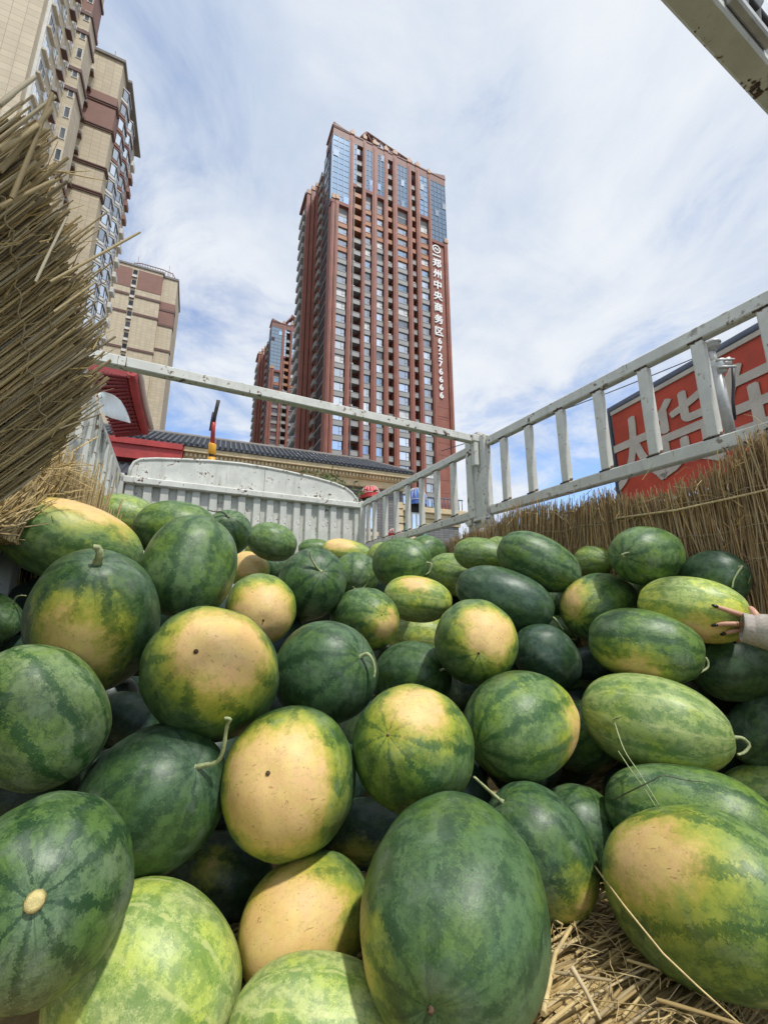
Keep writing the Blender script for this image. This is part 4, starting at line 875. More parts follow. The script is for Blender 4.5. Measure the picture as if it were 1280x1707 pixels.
# ------------------------------------------------------------------ low building with tiled roof behind the truck
RB = R_(22.3)
def tiled_hall():
    T = empty('tiled_hall', (1.66, 23.96, 0), RB, 'long low building with a dark tiled roof and cream cornice behind the headboard', 'building')
    ze = CZ + 7.54; zr = CZ + 9.05; L = 30.0; dy = 2.7
    xr = -1.9                                  # ridge ends here, hip down to the corner
    b = MB(); b.box(-L, -.35, .55, 7.5, 0, ze - .9); b.build('wall', MT['grey_brick'], T)
    # cornice: stacked mouldings, red where the painted beam is
    xs = -12.4
    for (y0, z0, z1) in ((-.15, -.28, -.02), (.1, -.52, -.28), (.3, -.95, -.52)):
        b = MB(); b.bbox(xs, -y0 - .02, y0, .56, ze + z0, ze + z1, .02); b.build('cornice', MT['cornice'], T)
    d = MB()
    for k in range(62):
        x = xs + .1 + .2 * k
        if x < -.3: d.box(x, x + .11, -.02, .1, ze - .48, ze - .31)
    o = d.build('dentils', MT['cornice'], T); o['kind'] = 'stuff'
    b = MB(); b.box(-L, xs - .02, -.2, .5, ze - .95, ze - .30); b.box(-L, xs - .02, -.32, .5, ze - .30, ze - .02); b.build('beam', MT['lacquer_red'], T)
    # lower strip of roof and red wall under it at the left
    b = MB(); b.prism([(-L, -1.4, ze - 2.1), (-L, -.0, ze - 1.25), (-L, .1, ze - 1.35), (-L, -1.4, ze - 2.2)], (L - 13.2, 0, 0)); b.build('lower_roof', MT['roof_tile'], T)
    b = MB(); b.box(-L, -13.4, -.9, .4, 0, ze - 2.15); b.build('red_wall', MT['lacquer_red'], T)
    d = MB()
    for k in range(int((L - 13.2) / .3)):
        x = -L + .3 * k; d.tube([(x, -1.42, ze - 2.08), (x, .0, ze - 1.22)], .07, 5, smooth=False)
    o = d.build('roof_tiles', MT['roof_tile'], T); o['kind'] = 'stuff'
    # roof slopes
    r = MB()
    r.add([(-L, -.25, ze), (-.0, -.25, ze), (xr, dy, zr), (-L, dy, zr), (-.0, 5.6, ze), (-L, 5.6, ze)], [(0, 1, 2, 3), (1, 4, 2), (3, 2, 4, 5)])
    r.box(-L, 0, -.25, 5.6, ze - .02, ze - .001)
    r.build('roof', MT['roof_tile'], T)
    d = MB()
    n = int(L / .26)
    for k in range(n):
        x = -L + .26 * k
        if x > -.15: break
        t1 = 1.0 if x < xr else max(.05, x / xr)
        p = [(x, -.3 + (dy + .3) * t1 * q / 3.0, ze + .06 + (zr - ze) * t1 * q / 3.0) for q in range(4)]
        d.tube(p, .062, 6, smooth=False)
    for k in range(11):                         # overlapping courses
        q = (k + .5) / 11
        x1 = xr * q
        d.box(-L, x1, -.25 + (dy + .25) * q - .02, -.25 + (dy + .25) * q + .05, ze + (zr - ze) * q - .01, ze + (zr - ze) * q + .035)
    o = d.build('roof_tiles', MT['roof_tile'], T); o['kind'] = 'stuff'
    rd = MB(); rd.tube([(-L, dy, zr + .06), (xr, dy, zr + .06)], .13, 6); rd.tube([(xr, dy, zr + .06), (.05, -.3, ze + .08)], .10, 6); rd.build('ridge', MT['cap_grey'], T)
    # quoins at the corner
    for k in range(16):
        w = .52 if k % 2 else .34
        b = MB(); b.bbox(-w - .33, -.33, .50, .62, .45 * k + .3, .45 * k + .68, .03)
        b.build('quoin', MT['cornice'], T)
    # domed awnings over windows
    def awning(px, py, w, h, m, win=True):
        P = hit(px, py, T.location + Vector((0, 0, 0)) + Vector((-math.sin(RB), math.cos(RB), 0)) * .55, Vector((-math.sin(RB), math.cos(RB), 0)))
        d_ = P - Vector(T.location); x = d_.x * math.cos(RB) + d_.y * math.sin(RB); z = P.z
        a = MB(); n, k_ = 10, 5
        vs_ = []
        for i in range(n + 1):
            th = math.pi * i / n
            for j in range(k_ + 1):
                ph = math.pi / 2 * j / k_
                vs_.append((x - w * math.cos(th) * math.cos(ph) , .5 - .9 * math.sin(th) * math.cos(ph) * (1 if True else 0), z + h * math.sin(ph)))
        fs = [(i * (k_ + 1) + j, (i + 1) * (k_ + 1) + j, (i + 1) * (k_ + 1) + j + 1, i * (k_ + 1) + j + 1) for i in range(n) for j in range(k_)]
        a.add(vs_, fs, 0, True)
        vv = [(x - w * math.cos(math.pi * i / n), .5 - .9 * math.sin(math.pi * i / n), z - q) for i in range(n + 1) for q in (0, .28)]
        a.add(vv, [(2 * i, 2 * i + 1, 2 * i + 3, 2 * i + 2) for i in range(n)], 0)
        A = a.build('awning', MT[m], T)
        r_ = MB()
        for i in range(0, n + 1):
            th = math.pi * i / n
            r_.tube([(x - w * 1.01 * math.cos(th) * math.cos(math.pi / 2 * j / k_), .5 - .91 * math.sin(th) * math.cos(math.pi / 2 * j / k_), z + 1.01 * h * math.sin(math.pi / 2 * j / k_)) for j in range(k_ + 1)], .022, 4)
        r_.tube([(x - w * 1.01 * math.cos(math.pi * i / n), .5 - .91 * math.sin(math.pi * i / n), z) for i in range(n + 1)], .02, 4)
        r_.build('awning_rib', MT['white_frame'], A)
        if win:
            b = MB(); b.box(x - w * .8, x + w * .8, .45, .56, z - 2.6, z - .1); b.build('painted_recess', MT['recess_shade'], T)  # flat dark slab in front of the wall, painted as a shaded opening
            add_window(T, x - w * .55, .42, z - 2.0, w * 1.1, 1.3, 'white_frame', 'glass', 0, .5)
            b = MB(); b.bbox(x - w * .9, x + w * .9, .2, .56, z - 2.45, z - 2.2, .03); b.bbox(x - w * .8, x + w * .8, .38, .56, z - 4.2, z - 2.46, .03); b.build('sill', MT['cornice'], T)
    awning(615, 826, .55, .55, 'awning_red')
    awning(692, 837, .62, .85, 'awning_blue')
    awning(655, 890, .3, .3, 'awning_red', False)  # small dome standing in for a little red box
    # side wing beyond the corner with its own cornice and railing
    b = MB(); b.box(.1, 5.2, 3.2, 9, 0, ze - 2.3); b.build('wing_wall', MT['grey_brick'], T)
    for (q, z0, z1) in ((.5, -.35, 0), (.28, -.7, -.36), (.12, -1.1, -.71)):
        b = MB(); b.bbox(.12, 5.2 + q, 3.2 - q, 9, ze - 1.2 + z0, ze - 1.2 + z1, .03); b.build('cornice', MT['cornice'], T)
    g = MB()
    for k in range(20): g.tube([(.3 + .27 * k, 3.0, ze - 1.2), (.3 + .27 * k, 3.0, ze - .4)], .035, 4)
    g.tube([(.2, 3.0, ze - .38), (5.5, 3.0, ze - .38)], .05, 5); g.build('balustrade', MT['steel_blue'], T)
    for k in range(14):
        b = MB(); b.bbox(.02, .62 if k % 2 else .45, 3.08, 3.3, .5 * k + .1, .5 * k + .55, .04); b.build('quoin', MT['cornice'], T)
    a = MB(); x, z = 1.55, CZ + 4.3
    n, k_ = 10, 5
    vs_ = [(x - .9 * math.cos(math.pi * i / n) * math.cos(math.pi / 2 * j / k_), 3.15 - 1.1 * math.sin(math.pi * i / n) * math.cos(math.pi / 2 * j / k_), z + .9 * math.sin(math.pi / 2 * j / k_)) for i in range(n + 1) for j in range(k_ + 1)]
    a.add(vs_, [(i * (k_ + 1) + j, (i + 1) * (k_ + 1) + j, (i + 1) * (k_ + 1) + j + 1, i * (k_ + 1) + j + 1) for i in range(n) for j in range(k_)], 0, True)
    a.build('awning', MT['awning_teal'], T)
    return T
tiled_hall()

# ------------------------------------------------------------------ red pavilion eave at the left
def pavilion():
    base = at(200, 690, 13.5)
    T = empty('pavilion', (base.x, base.y, 0), 0, 'red curved eave of a traditional pavilion rising behind the left side of the truck', 'pavilion')
    T0 = Vector((base.x, base.y, 0))
    right = [(219, 625, 11.6), (221, 640, 11.8), (224, 658, 12.1), (229, 680, 12.6), (235, 702, 13.2), (241, 722, 14.0)]
    left = [(150, 612, 12.6), (158, 640, 13.0), (168, 668, 13.5), (178, 690, 14.2), (186, 708, 14.8), (192, 726, 15.4)]
    n = 10
    g = []
    for (a, b_) in zip(right, left):
        A, B = at(*a) - T0, at(*b_) - T0
        g.append([A.lerp(B, k / n) for k in range(n + 1)])
    m = MB()
    vs_ = [q for row in g for q in row]; k = n + 1
    fs = [(i * k + j, i * k + j + 1, (i + 1) * k + j + 1, (i + 1) * k + j) for i in range(len(g) - 1) for j in range(n)]
    up = Vector((.05, .25, .32))
    m.add(vs_, fs, 0, True); m.add([q + up for q in vs_], fs, 0, True)
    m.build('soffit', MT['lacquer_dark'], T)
    r = MB()
    for j in range(1, n, 1):
        r.tube([row[j] + Vector((0, -.03, -.05)) for row in g], .055, 5)
    for s in np.linspace(.15, 4.6, 16):
        i = int(s); fr = s - i
        a = g[i][0].lerp(g[i + 1][0], fr); b_ = g[i][n].lerp(g[i + 1][n], fr)
        r.tube([a.lerp(b_, .05) + Vector((0, -.05, -.08)), a.lerp(b_, .97) + Vector((0, -.05, -.08))], .05, 5)
    o = r.build('rafters', MT['lacquer_dark'], T); o['kind'] = 'stuff'
    e = MB(); e.tube([row[0] + Vector((.02, 0, .05)) for row in g], .13, 6); e.build('corner_beam', MT['lacquer_red'], T)
    e = MB(); e.tube([row[0] + Vector((.15, .1, .22)) for row in g], .09, 6); e.build('ridge', MT['pink_cream'], T)
    e = MB(); a, b_ = g[0][0], g[0][n]
    e.prism([a + Vector((0, -.05, -.12)), a + Vector((0, -.02, .26)), b_ + Vector((0, -.02, .26)), b_ + Vector((0, -.05, -.12))], (.03, .22, .0)); e.build('fascia', MT['lacquer_red'], T)
    # column carrying it, well inside
    c = MB(); P = g[4][n] + Vector((-1.2, 1.5, 0)); c.tube([(P.x, P.y, 0), (P.x, P.y, P.z)], .22, 10)
    c.build('column', MT['lacquer_dark'], T)
pavilion()

# ------------------------------------------------------------------ red banner board on the right
def banner():
    A = Vector((2.64, 4.5, 0)); B = Vector((3.05, 3.0, 0)); u = (B - A).normalized()
    ang = math.atan2(u.y, u.x)
    T = empty('billboard', A, ang, 'big red board with pale characters in a dark frame behind the right railing', 'billboard')
    z0, z1, L = CZ + 1.02, CZ + 2.17, 4.2
    b = MB(); b.box(.02, L, .0, .04, z0, z1); b.build('board', MT['sign_red'], T)
    f = MB(); f.tube([(-.01, .0, z0 - .02), (-.01, .0, z1 + .04), (L, .0, z1 + .04)], .032, 8); f.build('frame', MT['steel_blue'], T)
    f = MB(); f.box(.02, L, -.02, .0, z1 - .045, z1 - .0); f.build('trim', MT['sign_letter'], T)
    nrm = Vector((-u.y, u.x, 0))
    for ch, (px, py) in zip('大货车', ((1064, 778), (1140, 728), (1250, 655))):
        P = hit(px, py, A, nrm) - A
        s = P.dot(u)
        o = inst('letter', text_mesh(ch, .74, .004, .013, MT['sign_letter']), T, (s, -.012, CZ + 1.60), (R_(90), 0, 0), (1.0, 1.14, 1))
    p = MB()
    for x in (.25, 2.2, 4.0): p.box(x, x + .06, .06, .12, 0, z1)
    p.build('post', MT['steel_blue'], T)
banner()

def clamp_pipe():
    base = at(1208, 660, 1.95)
    T = empty('vent_pipe', (base.x, base.y, CZ + .45), 0, 'pale pipe with a clamp and a mushroom cap standing in front of the red board', 'pipe')
    o = Vector(T.location)
    P = lambda x, y, d=1.95: at(x, y, d) - o
    top = P(1187, 592); bot = P(1222, 745); ax = (bot - top).normalized()
    b = MB(); b.tube([P(1192, 612), P(1222, 745)], .022, 12); b.tube([P(1186, 585), P(1192, 612)], .013, 10); b.build('pipe', MT['galvanised'], T)
    c = MB(); q = P(1187, 575); z = Vector((0, 0, 1))
    c.tube([q - z * .03, q - z * .015, q - z * .012, q + z * .002, q + z * .004, q + z * .018], [.014, .016, .030, .024, .034, .028], 12); c.build('cap', MT['galvanised'], T)
    c = MB(); q = P(1196, 612); c.tube([q - ax * .035, q - ax * .03, q + ax * .03, q + ax * .035], [.026, .031, .031, .026], 10)
    r = P(1212, 605); c.tube([q, r], .02, 8); c.tube([r - z * .02 , r + z * .022], .016, 8)
    for s in (-1, 1): c.tube([q + Vector((-.03, -.03, s * .018)), q + Vector((.05, -.035, s * .018))], .006, 6)
    c.build('clamp', MT['galvanised'], T)
    f = MB(); f.prism([P(1202, 640, 1.99), P(1216, 612, 1.99), P(1221, 620, 1.99), P(1223, 745, 1.99), P(1214, 745, 1.99)], (.005, .012, 0)); f.build('plate', MT['sign_letter'], T)
    f = MB(); f.tube([P(1221, 613, 1.97), P(1222, 640, 1.97), P(1221, 668, 1.97), P(1224, 700, 1.97)], .007, 6); f.build('cable', MT['cable'], T)
clamp_pipe()

b = MB()
pts = [Vector(at(735, 752, 9)), Vector(at(1290, 541, 6.2))]
b.tube([pts[0].lerp(pts[1], k / 14) - Vector((0, 0, .10 * math.sin(math.pi * k / 14))) for k in range(15)], .009, 5)
props(b.build('power_cable', MT['cable']), 'thin dark cable stretched behind the right railing', 'cable')

# red and yellow arm behind the headboard
def arm():
    P = lambda x, y, d=4.6: at(x, y, d)
    o = P(352, 790)
    T = empty('crane_arm', o, 0, 'small bent red and black arm on a yellow collared post above the headboard', 'crane arm')
    L = lambda x, y, d=4.6: P(x, y, d) - o
    b = MB(); b.tube([L(352, 800), L(353, 762)], .043, 14); b.tube([L(353, 757), L(353.5, 755), L(354.5, 741), L(355, 739)], [.036, .043, .043, .036], 14); b.build('collar', MT['yellow_paint'], T)
    b = MB(); b.tube([L(353, 764), L(353, 755)], .028, 12); b.build('neck', MT['black_rubber'], T)
    b = MB(); b.tube([L(354.5, 741), L(355.5, 715), L(356.5, 704)], .023, 10); b.build('lower_tube', MT['arm_red'], T)
    b = MB(); b.tube([L(356.3, 708), L(358, 695), L(361, 682), L(364.5, 667)], .021, 4); b.build('upper_tube', MT['black_rubber'], T)
    b = MB(); b.tube([L(350, 718, 4.56), L(353, 700, 4.56), L(355.5, 687, 4.56)], .009, 6); b.build('lever', MT['black_rubber'], T)
arm()

# shrub tops showing over the headboard
def shrub():
    c = at(535, 797, 6.0)
    T = empty('shrub', (c.x, c.y, 0), 0, 'scrap of green foliage showing over the right half of the headboard', 'shrub')
    rng = random.Random(4); m = MB()
    for k in range(900):
        x = rng.gauss(0, .30); y = rng.gauss(0, .3); z = c.z - .12 + .10 * math.cos(x * 4) - abs(rng.gauss(0, .22))
        a = Vector((rng.uniform(-1, 1), rng.uniform(-1, 1), rng.uniform(-.4, 1))).normalized(); q = a.cross(Vector((rng.uniform(-1, 1), rng.uniform(-1, 1), .3))).normalized()
        p = Vector((x, y, z)); s = rng.uniform(.025, .05)
        m.add([p, p + a * s + q * s * .4, p + a * s * 2, p + a * s - q * s * .4], [(0, 1, 2, 3)])
    o = m.build('foliage', MT['leaf'], T); o['kind'] = 'stuff'
    b = MB()
    for k in range(6): b.tube([(rng.uniform(-.1, .1), rng.uniform(-.1, .1), 0), (rng.uniform(-.4, .4), rng.uniform(-.3, .3), c.z - .2)], [.03, .008], 6)
    b.build('stem', MT['reed_brown'], T)
shrub()
# ------------------------------------------------------------------ truck (x across, y forward, z up; origin under the camera)
YAW = R_(26.9)
def tk(x, y, up): return Vector((x * math.cos(YAW) - y * math.sin(YAW), x * math.sin(YAW) + y * math.cos(YAW), CZ + up))
TL, TR, TD = -.43, 1.65, 3.755
BED = -.625
TRUCK = empty('cargo_truck', (0, 0, 0), YAW, 'white slatted cargo truck bed with chipped paint, corrugated headboard and railing sides', 'truck')
WP, WS = MT['white_paint'], MT['white_paint_sheet']
def truck():
    T = TRUCK
    Z = lambda u: CZ + u
    # bed floor of boards
    for k in range(9):
        x0 = TL + (TR - TL) * k / 9; x1 = TL + (TR - TL) * (k + 1) / 9
        b = MB(); b.bbox(x0 + .003, x1 - .003, -.25, TD, Z(BED - .05), Z(BED), .004); b.build('floor_board', MT['bed_wood'], T)
    b = MB(); b.box(TL, TR, -.25, TD, Z(BED - .16), Z(BED - .055)); b.build('bed_frame', WS, T)
    # headboard
    b = MB(); b.box(TL, TR + .02, TD + .02, TD + .035, Z(BED), Z(.93)); b.build('headboard_sheet', WS, T)
    n = 17
    w = .066
    rb = MB()
    poly = [(-.5, 0), (-.34, -1), (.34, -1), (.5, 0)]
    rb.prism([(px * w * 1.25, py * .035, 0) for px, py in poly], (0, 0, .93 - BED))
    rme = rb.mesh('rib', WS)
    for k in range(n):
        inst('rib', rme, T, (TL + .075 + (TR - TL - .13) * k / (n - 1) + random.uniform(-.008, .008), TD + .02, Z(BED)))
    b = MB(); b.bbox(TL + .01, TR - .0, TD - .045, TD + .03, Z(.925), Z(.985), .006); b.bbox(TL + .01, TR, TD - .05, TD - .045, Z(.932), Z(.978), .002); b.build('beam', WP, T)
    arch = [(-.375, .98), (-.372, 1.06), (-.35, 1.115), (-.31, 1.145), (-.2, 1.168), (0, 1.193), (.22, 1.215), (.455, 1.228), (.7, 1.226), (.9, 1.214), (1.15, 1.192), (1.36, 1.162), (1.48, 1.128), (1.55, 1.085), (1.60, 1.03), (1.615, .98)]
    b = MB(); b.prism([(x, TD + .006, Z(u)) for x, u in arch], (0, .012, 0)); b.build('arch_panel', WS, T)
    b = MB(); b.tube([(x, TD + .006, Z(u)) for x, u in arch], .013, 8); b.build('arch_rim', WP, T)
    for x in (.68,):
        b = MB(); b.box(x, x + .004, TD + .001, TD + .006, Z(.99), Z(1.222)); b.build('seam', MT['grey_panel'], T)
    # corner posts
    b = MB(); b.bbox(TR - .03, TR + .03, TD - .05, TD + .01, Z(BED), Z(1.0), .005); b.build('corner_post', WP, T)
    b = MB(); b.bbox(TL - .03, TL + .03, TD - .05, TD + .01, Z(BED), Z(1.0), .005); b.build('corner_post', WP, T)
    # right side: sheet below, railing above
    b = MB(); b.box(TR + .01, TR + .03, -.2, TD - .05, Z(BED), Z(.385)); b.build('side_sheet', WS, T)
    yp0, yp1 = 1.87, 2.06
    for (y0, y1) in ((.10, yp0 - .005), (yp1 + .005, TD - .055)):
        b = MB(); b.bbox(TR, TR + .042, y0, y1, Z(.517), Z(.570), .005); b.build('bottom_rail', WP, T)
        b = MB(); b.bbox(TR, TR + .042, y0, y1, Z(.953), Z(1.006), .005); b.build('top_rail', WP, T)
    r = MB(); r.bbox(-.004, .030, -.021, .021, .003, .379, .004); rme = r.mesh('rung', WP)
    wl = MB(); rg = random.Random(3)
    for zz in (0.0, .382):
        for q in range(9):
            a = q / 8; wl.tube([(-.005 + rg.uniform(-.002, .002), -.022 + .044 * a, zz), (-.003, -.022 + .044 * a + .006, zz + rg.uniform(-.002, .002))], rg.uniform(.0022, .004), 5)
    wme = wl.mesh('weld', MT['rust'])
    for y in (3.62, 3.487, 3.26, 3.055, 2.857, 2.645, 2.436, 2.231, 1.735, 1.54, 1.325, 1.114, .905, .702, .50, .30):
        R = inst('rung', rme, T, (TR + .006, y, Z(.571)), (random.uniform(-.006, .006), 0, random.uniform(-.03, .03))); inst('weld', wme, R)
    b = MB(); b.bbox(TR - .012, TR + .04, yp1 - .062, yp1, Z(.40), Z(1.03), .005); b.build('post', WP, T)
    b = MB(); b.bbox(TR - .012, TR + .04, yp0, yp0 + .05, Z(.40), Z(1.03), .005); b.build('post', WP, T)
    b = MB(); b.box(TR + .004, TR + .016, yp0 + .05, yp1 - .062, Z(.45), Z(1.02)); b.build('post_plate', WS, T)
    b = MB(); b.bbox(TR - .05, TR - .013, yp0 + .045, yp0 + .085, Z(.83), Z(.99), .006); b.bbox(TR - .06, TR - .005, yp0 + .04, yp0 + .10, Z(.985), Z(1.035), .006); b.build('latch', MT['white_paint'], T)
    b = MB(); b.bbox(TR - .02, TR + .0, yp0 - .02, yp1 + .02, Z(.49), Z(.505), .004)
    for y in (yp0 + .02, yp1 - .03): b.tube([(TR - .035, y, Z(.48)), (TR - .015, y, Z(.48))], .016, 6)
    b.build('hinge', MT['white_paint'], T)
    # cross bars
    for (y0, x0, x1) in ((1.925, TL - .02, TR + .03), (.190, TL - .02, TR + .03)):
        b = MB(); b.bbox(x0, x1, y0, y0 + .044, Z(.987), Z(1.035), .004)
        B = b.build('crossbar', WP, T)
        if y0 < 1:
            # latch: base plate, two upright bolts with round heads, a rod along the top
            l = MB(); xx = .80
            l.bbox(xx - .05, xx + .09, y0 - .016, y0 - .001, Z(1.0), Z(1.022), .003)
            for q in (0, .045):
                l.tube([(xx + q, y0 - .008, Z(1.01)), (xx + q - .004, y0 - .014, Z(1.052)), (xx + q - .004, y0 - .014, Z(1.055)), (xx + q - .004, y0 - .014, Z(1.066))], [.007, .007, .012, .012], 10)
            l.build('latch', MT['galvanised'], B)
            l = MB(); l.tube([(xx - .15, y0 - .012, Z(1.043)), (xx + .42, y0 - .012, Z(1.043))], .008, 8); l.build('rod', MT['black_rubber'], B)
        else:
            l = MB(); l.bbox(x0 - .015, x0 + .05, y0 - .012, y0 + .06, Z(.955), Z(.986), .004); l.bbox(x1 - .05, x1 + .01, y0 - .01, y0 + .06, Z(1.036), Z(1.06), .004); l.build('bracket', MT['white_frame'], B)
    # left side: corrugated wall
    b = MB(); b.box(TL - .035, TL - .02, -.2, TD - .05, Z(BED), Z(.96)); b.build('side_sheet', WS, T)
    rb = MB(); rb.prism([(0, -.055, 0), (.035, -.035, 0), (.035, .035, 0), (0, .055, 0)], (0, 0, .955 - BED)); rme = rb.mesh('rib', WS)
    for k in range(19):
        inst('rib', rme, T, (TL - .02, .1 + .19 * k, Z(BED)))
    b = MB(); b.bbox(TL - .04, TL + .01, -.2, TD - .055, Z(.96), Z(1.0), .005); b.build('top_rail', WP, T)
    for k in range(6):
        y = 2.2 + .25 * k
        b = MB(); b.prism([(TL + .012, y, Z(.955)), (TL + .012, y + .09, Z(.955)), (TL + .012, y + .02, Z(.84))], (.006, 0, 0)); b.build('gusset', WP, T)
    # front of the truck under and beyond the headboard
    b = MB(); b.bbox(TL + .05, TR - .05, TD + .15, TD + 1.7, Z(-.95), Z(.72), .08); b.build('cab', WS, T)
    for x in (TL + .12, TR - .30):
        for y in (.25, TD + .9):
            t_ = MB(); t_.tube([(x, y, .4), (x + .2, y, .4)], .4, 24, smooth=False); t_.build('wheel', MT['black_rubber'], T)
truck()

# loose white sheet at the front left corner
b = MB()
d0 = 2.35
edge = [(172, 652), (178, 654), (184, 656), (190, 659), (200, 667), (208, 680), (213, 692), (217, 705)]
root = [(164, 656), (164, 660), (164, 664), (165, 669), (166, 675), (169, 684), (174, 691), (186, 697)]
rows_ = []
for q, ((x0, y0), (x1, y1)) in enumerate(zip(root, edge)):
    rows_.append([at(x0 + (x1 - x0) * k / 6, y0 + (y1 - y0) * k / 6, d0 + .07 * math.sin(k * .55 + q * .25) - .02 * q / 7) for k in range(7)])
vs_ = [q for r_ in rows_ for q in r_]
fs_ = [(i * 7 + k, i * 7 + k + 1, (i + 1) * 7 + k + 1, (i + 1) * 7 + k) for i in range(7) for k in range(6)]
b.add(vs_, fs_, 0, True); b.add([q + Vector((.002, .006, .001)) for q in vs_], fs_, 0, True)
props(b.build('plastic_sheet', MT['plastic_white']), 'torn white plastic sheet with a curved edge hanging at the front left corner', 'plastic sheet')

# ------------------------------------------------------------------ reeds
def reed_unit(name, mat, seed, sides=6, bend=.02, hollow=True):
    """stalk of length 1 and radius 1 along z (scaled later), slightly bent, with knots and a cut end"""
    rng = random.Random(seed); v = []; f = []; n = 5
    for i in range(n):
        z = i / (n - 1); ox = bend * 40 * math.sin(z * math.pi) * rng.uniform(.4, 1); r = 1.0 - .22 * z + (.10 if i in (1, 3) else 0)
        for k in range(sides):
            a = 2 * math.pi * k / sides
            v.append((ox + r * math.cos(a), r * math.sin(a), z))
    f = [(i * sides + k, i * sides + (k + 1) % sides, (i + 1) * sides + (k + 1) % sides, (i + 1) * sides + k) for i in range(n - 1) for k in range(sides)]
    f += [tuple(range(sides - 1, -1, -1)), tuple((n - 1) * sides + k for k in range(sides))]
    me = bpy.data.meshes.new(name); me.from_pydata(v, [], f); me.materials.append(mat)
    me.polygons.foreach_set('use_smooth', [True] * (len(f) - 2) + [False] * 2); me.update()
    return me

def place_reed(name, me, parent, a, b_, r, inv):
    """stand a unit stalk between two world points, as a child of parent"""
    a = inv @ Vector(a); b_ = inv @ Vector(b_); d = b_ - a
    o = bpy.data.objects.new(name, me); COL.objects.link(o); o.parent = parent
    o.location = a; o.rotation_mode = 'QUATERNION'; q = d.to_track_quat('Z', 'Y')
    o.rotation_quaternion = q @ Matrix.Rotation(random.uniform(0, 6.28), 3, 'Z').to_quaternion()
    o.scale = (r, r, d.length)
    return o

class Stalks:
    """many thin stalks in one mesh"""
    def __init__(s): s.v = []; s.f = []
    def add(s, pts, r0, r1=None, n=4):
        r1 = r0 if r1 is None else r1
        P = [Vector(p) for p in pts]; m = len(P); b = len(s.v)
        T = (P[-1] - P[0]).normalized(); ref = Vector((0, 0, 1)) if abs(T.z) < .9 else Vector((1, 0, 0))
        a = T.cross(ref).normalized(); c = T.cross(a)
        for i, p in enumerate(P):
            r = r0 + (r1 - r0) * i / (m - 1)
            for k in range(n):
                t = 2 * math.pi * k / n + .4
                q = p + (a * math.cos(t) + c * math.sin(t)) * r
                s.v.append((q.x, q.y, q.z))
        for i in range(m - 1):
            for k in range(n): s.f.append((b + i * n + k, b + i * n + (k + 1) % n, b + (i + 1) * n + (k + 1) % n, b + (i + 1) * n + k))
        s.f.append(tuple(b + (m - 1) * n + k for k in range(n)))
    def build(s, name, mat, parent, inv):
        me = bpy.data.meshes.new(name); me.from_pydata([tuple(inv @ Vector(q)) for q in s.v], [], s.f); me.materials.append(mat); me.update()
        return props(inst(name, me, parent), kind='stuff')

def lerp_tab(tab, s):
    for (s0, a), (s1, b_) in zip(tab, tab[1:]):
        if s <= s1 or (s1, b_) == tab[-1]:
            return Vector(a).lerp(Vector(b_), (s - s0) / (s1 - s0))

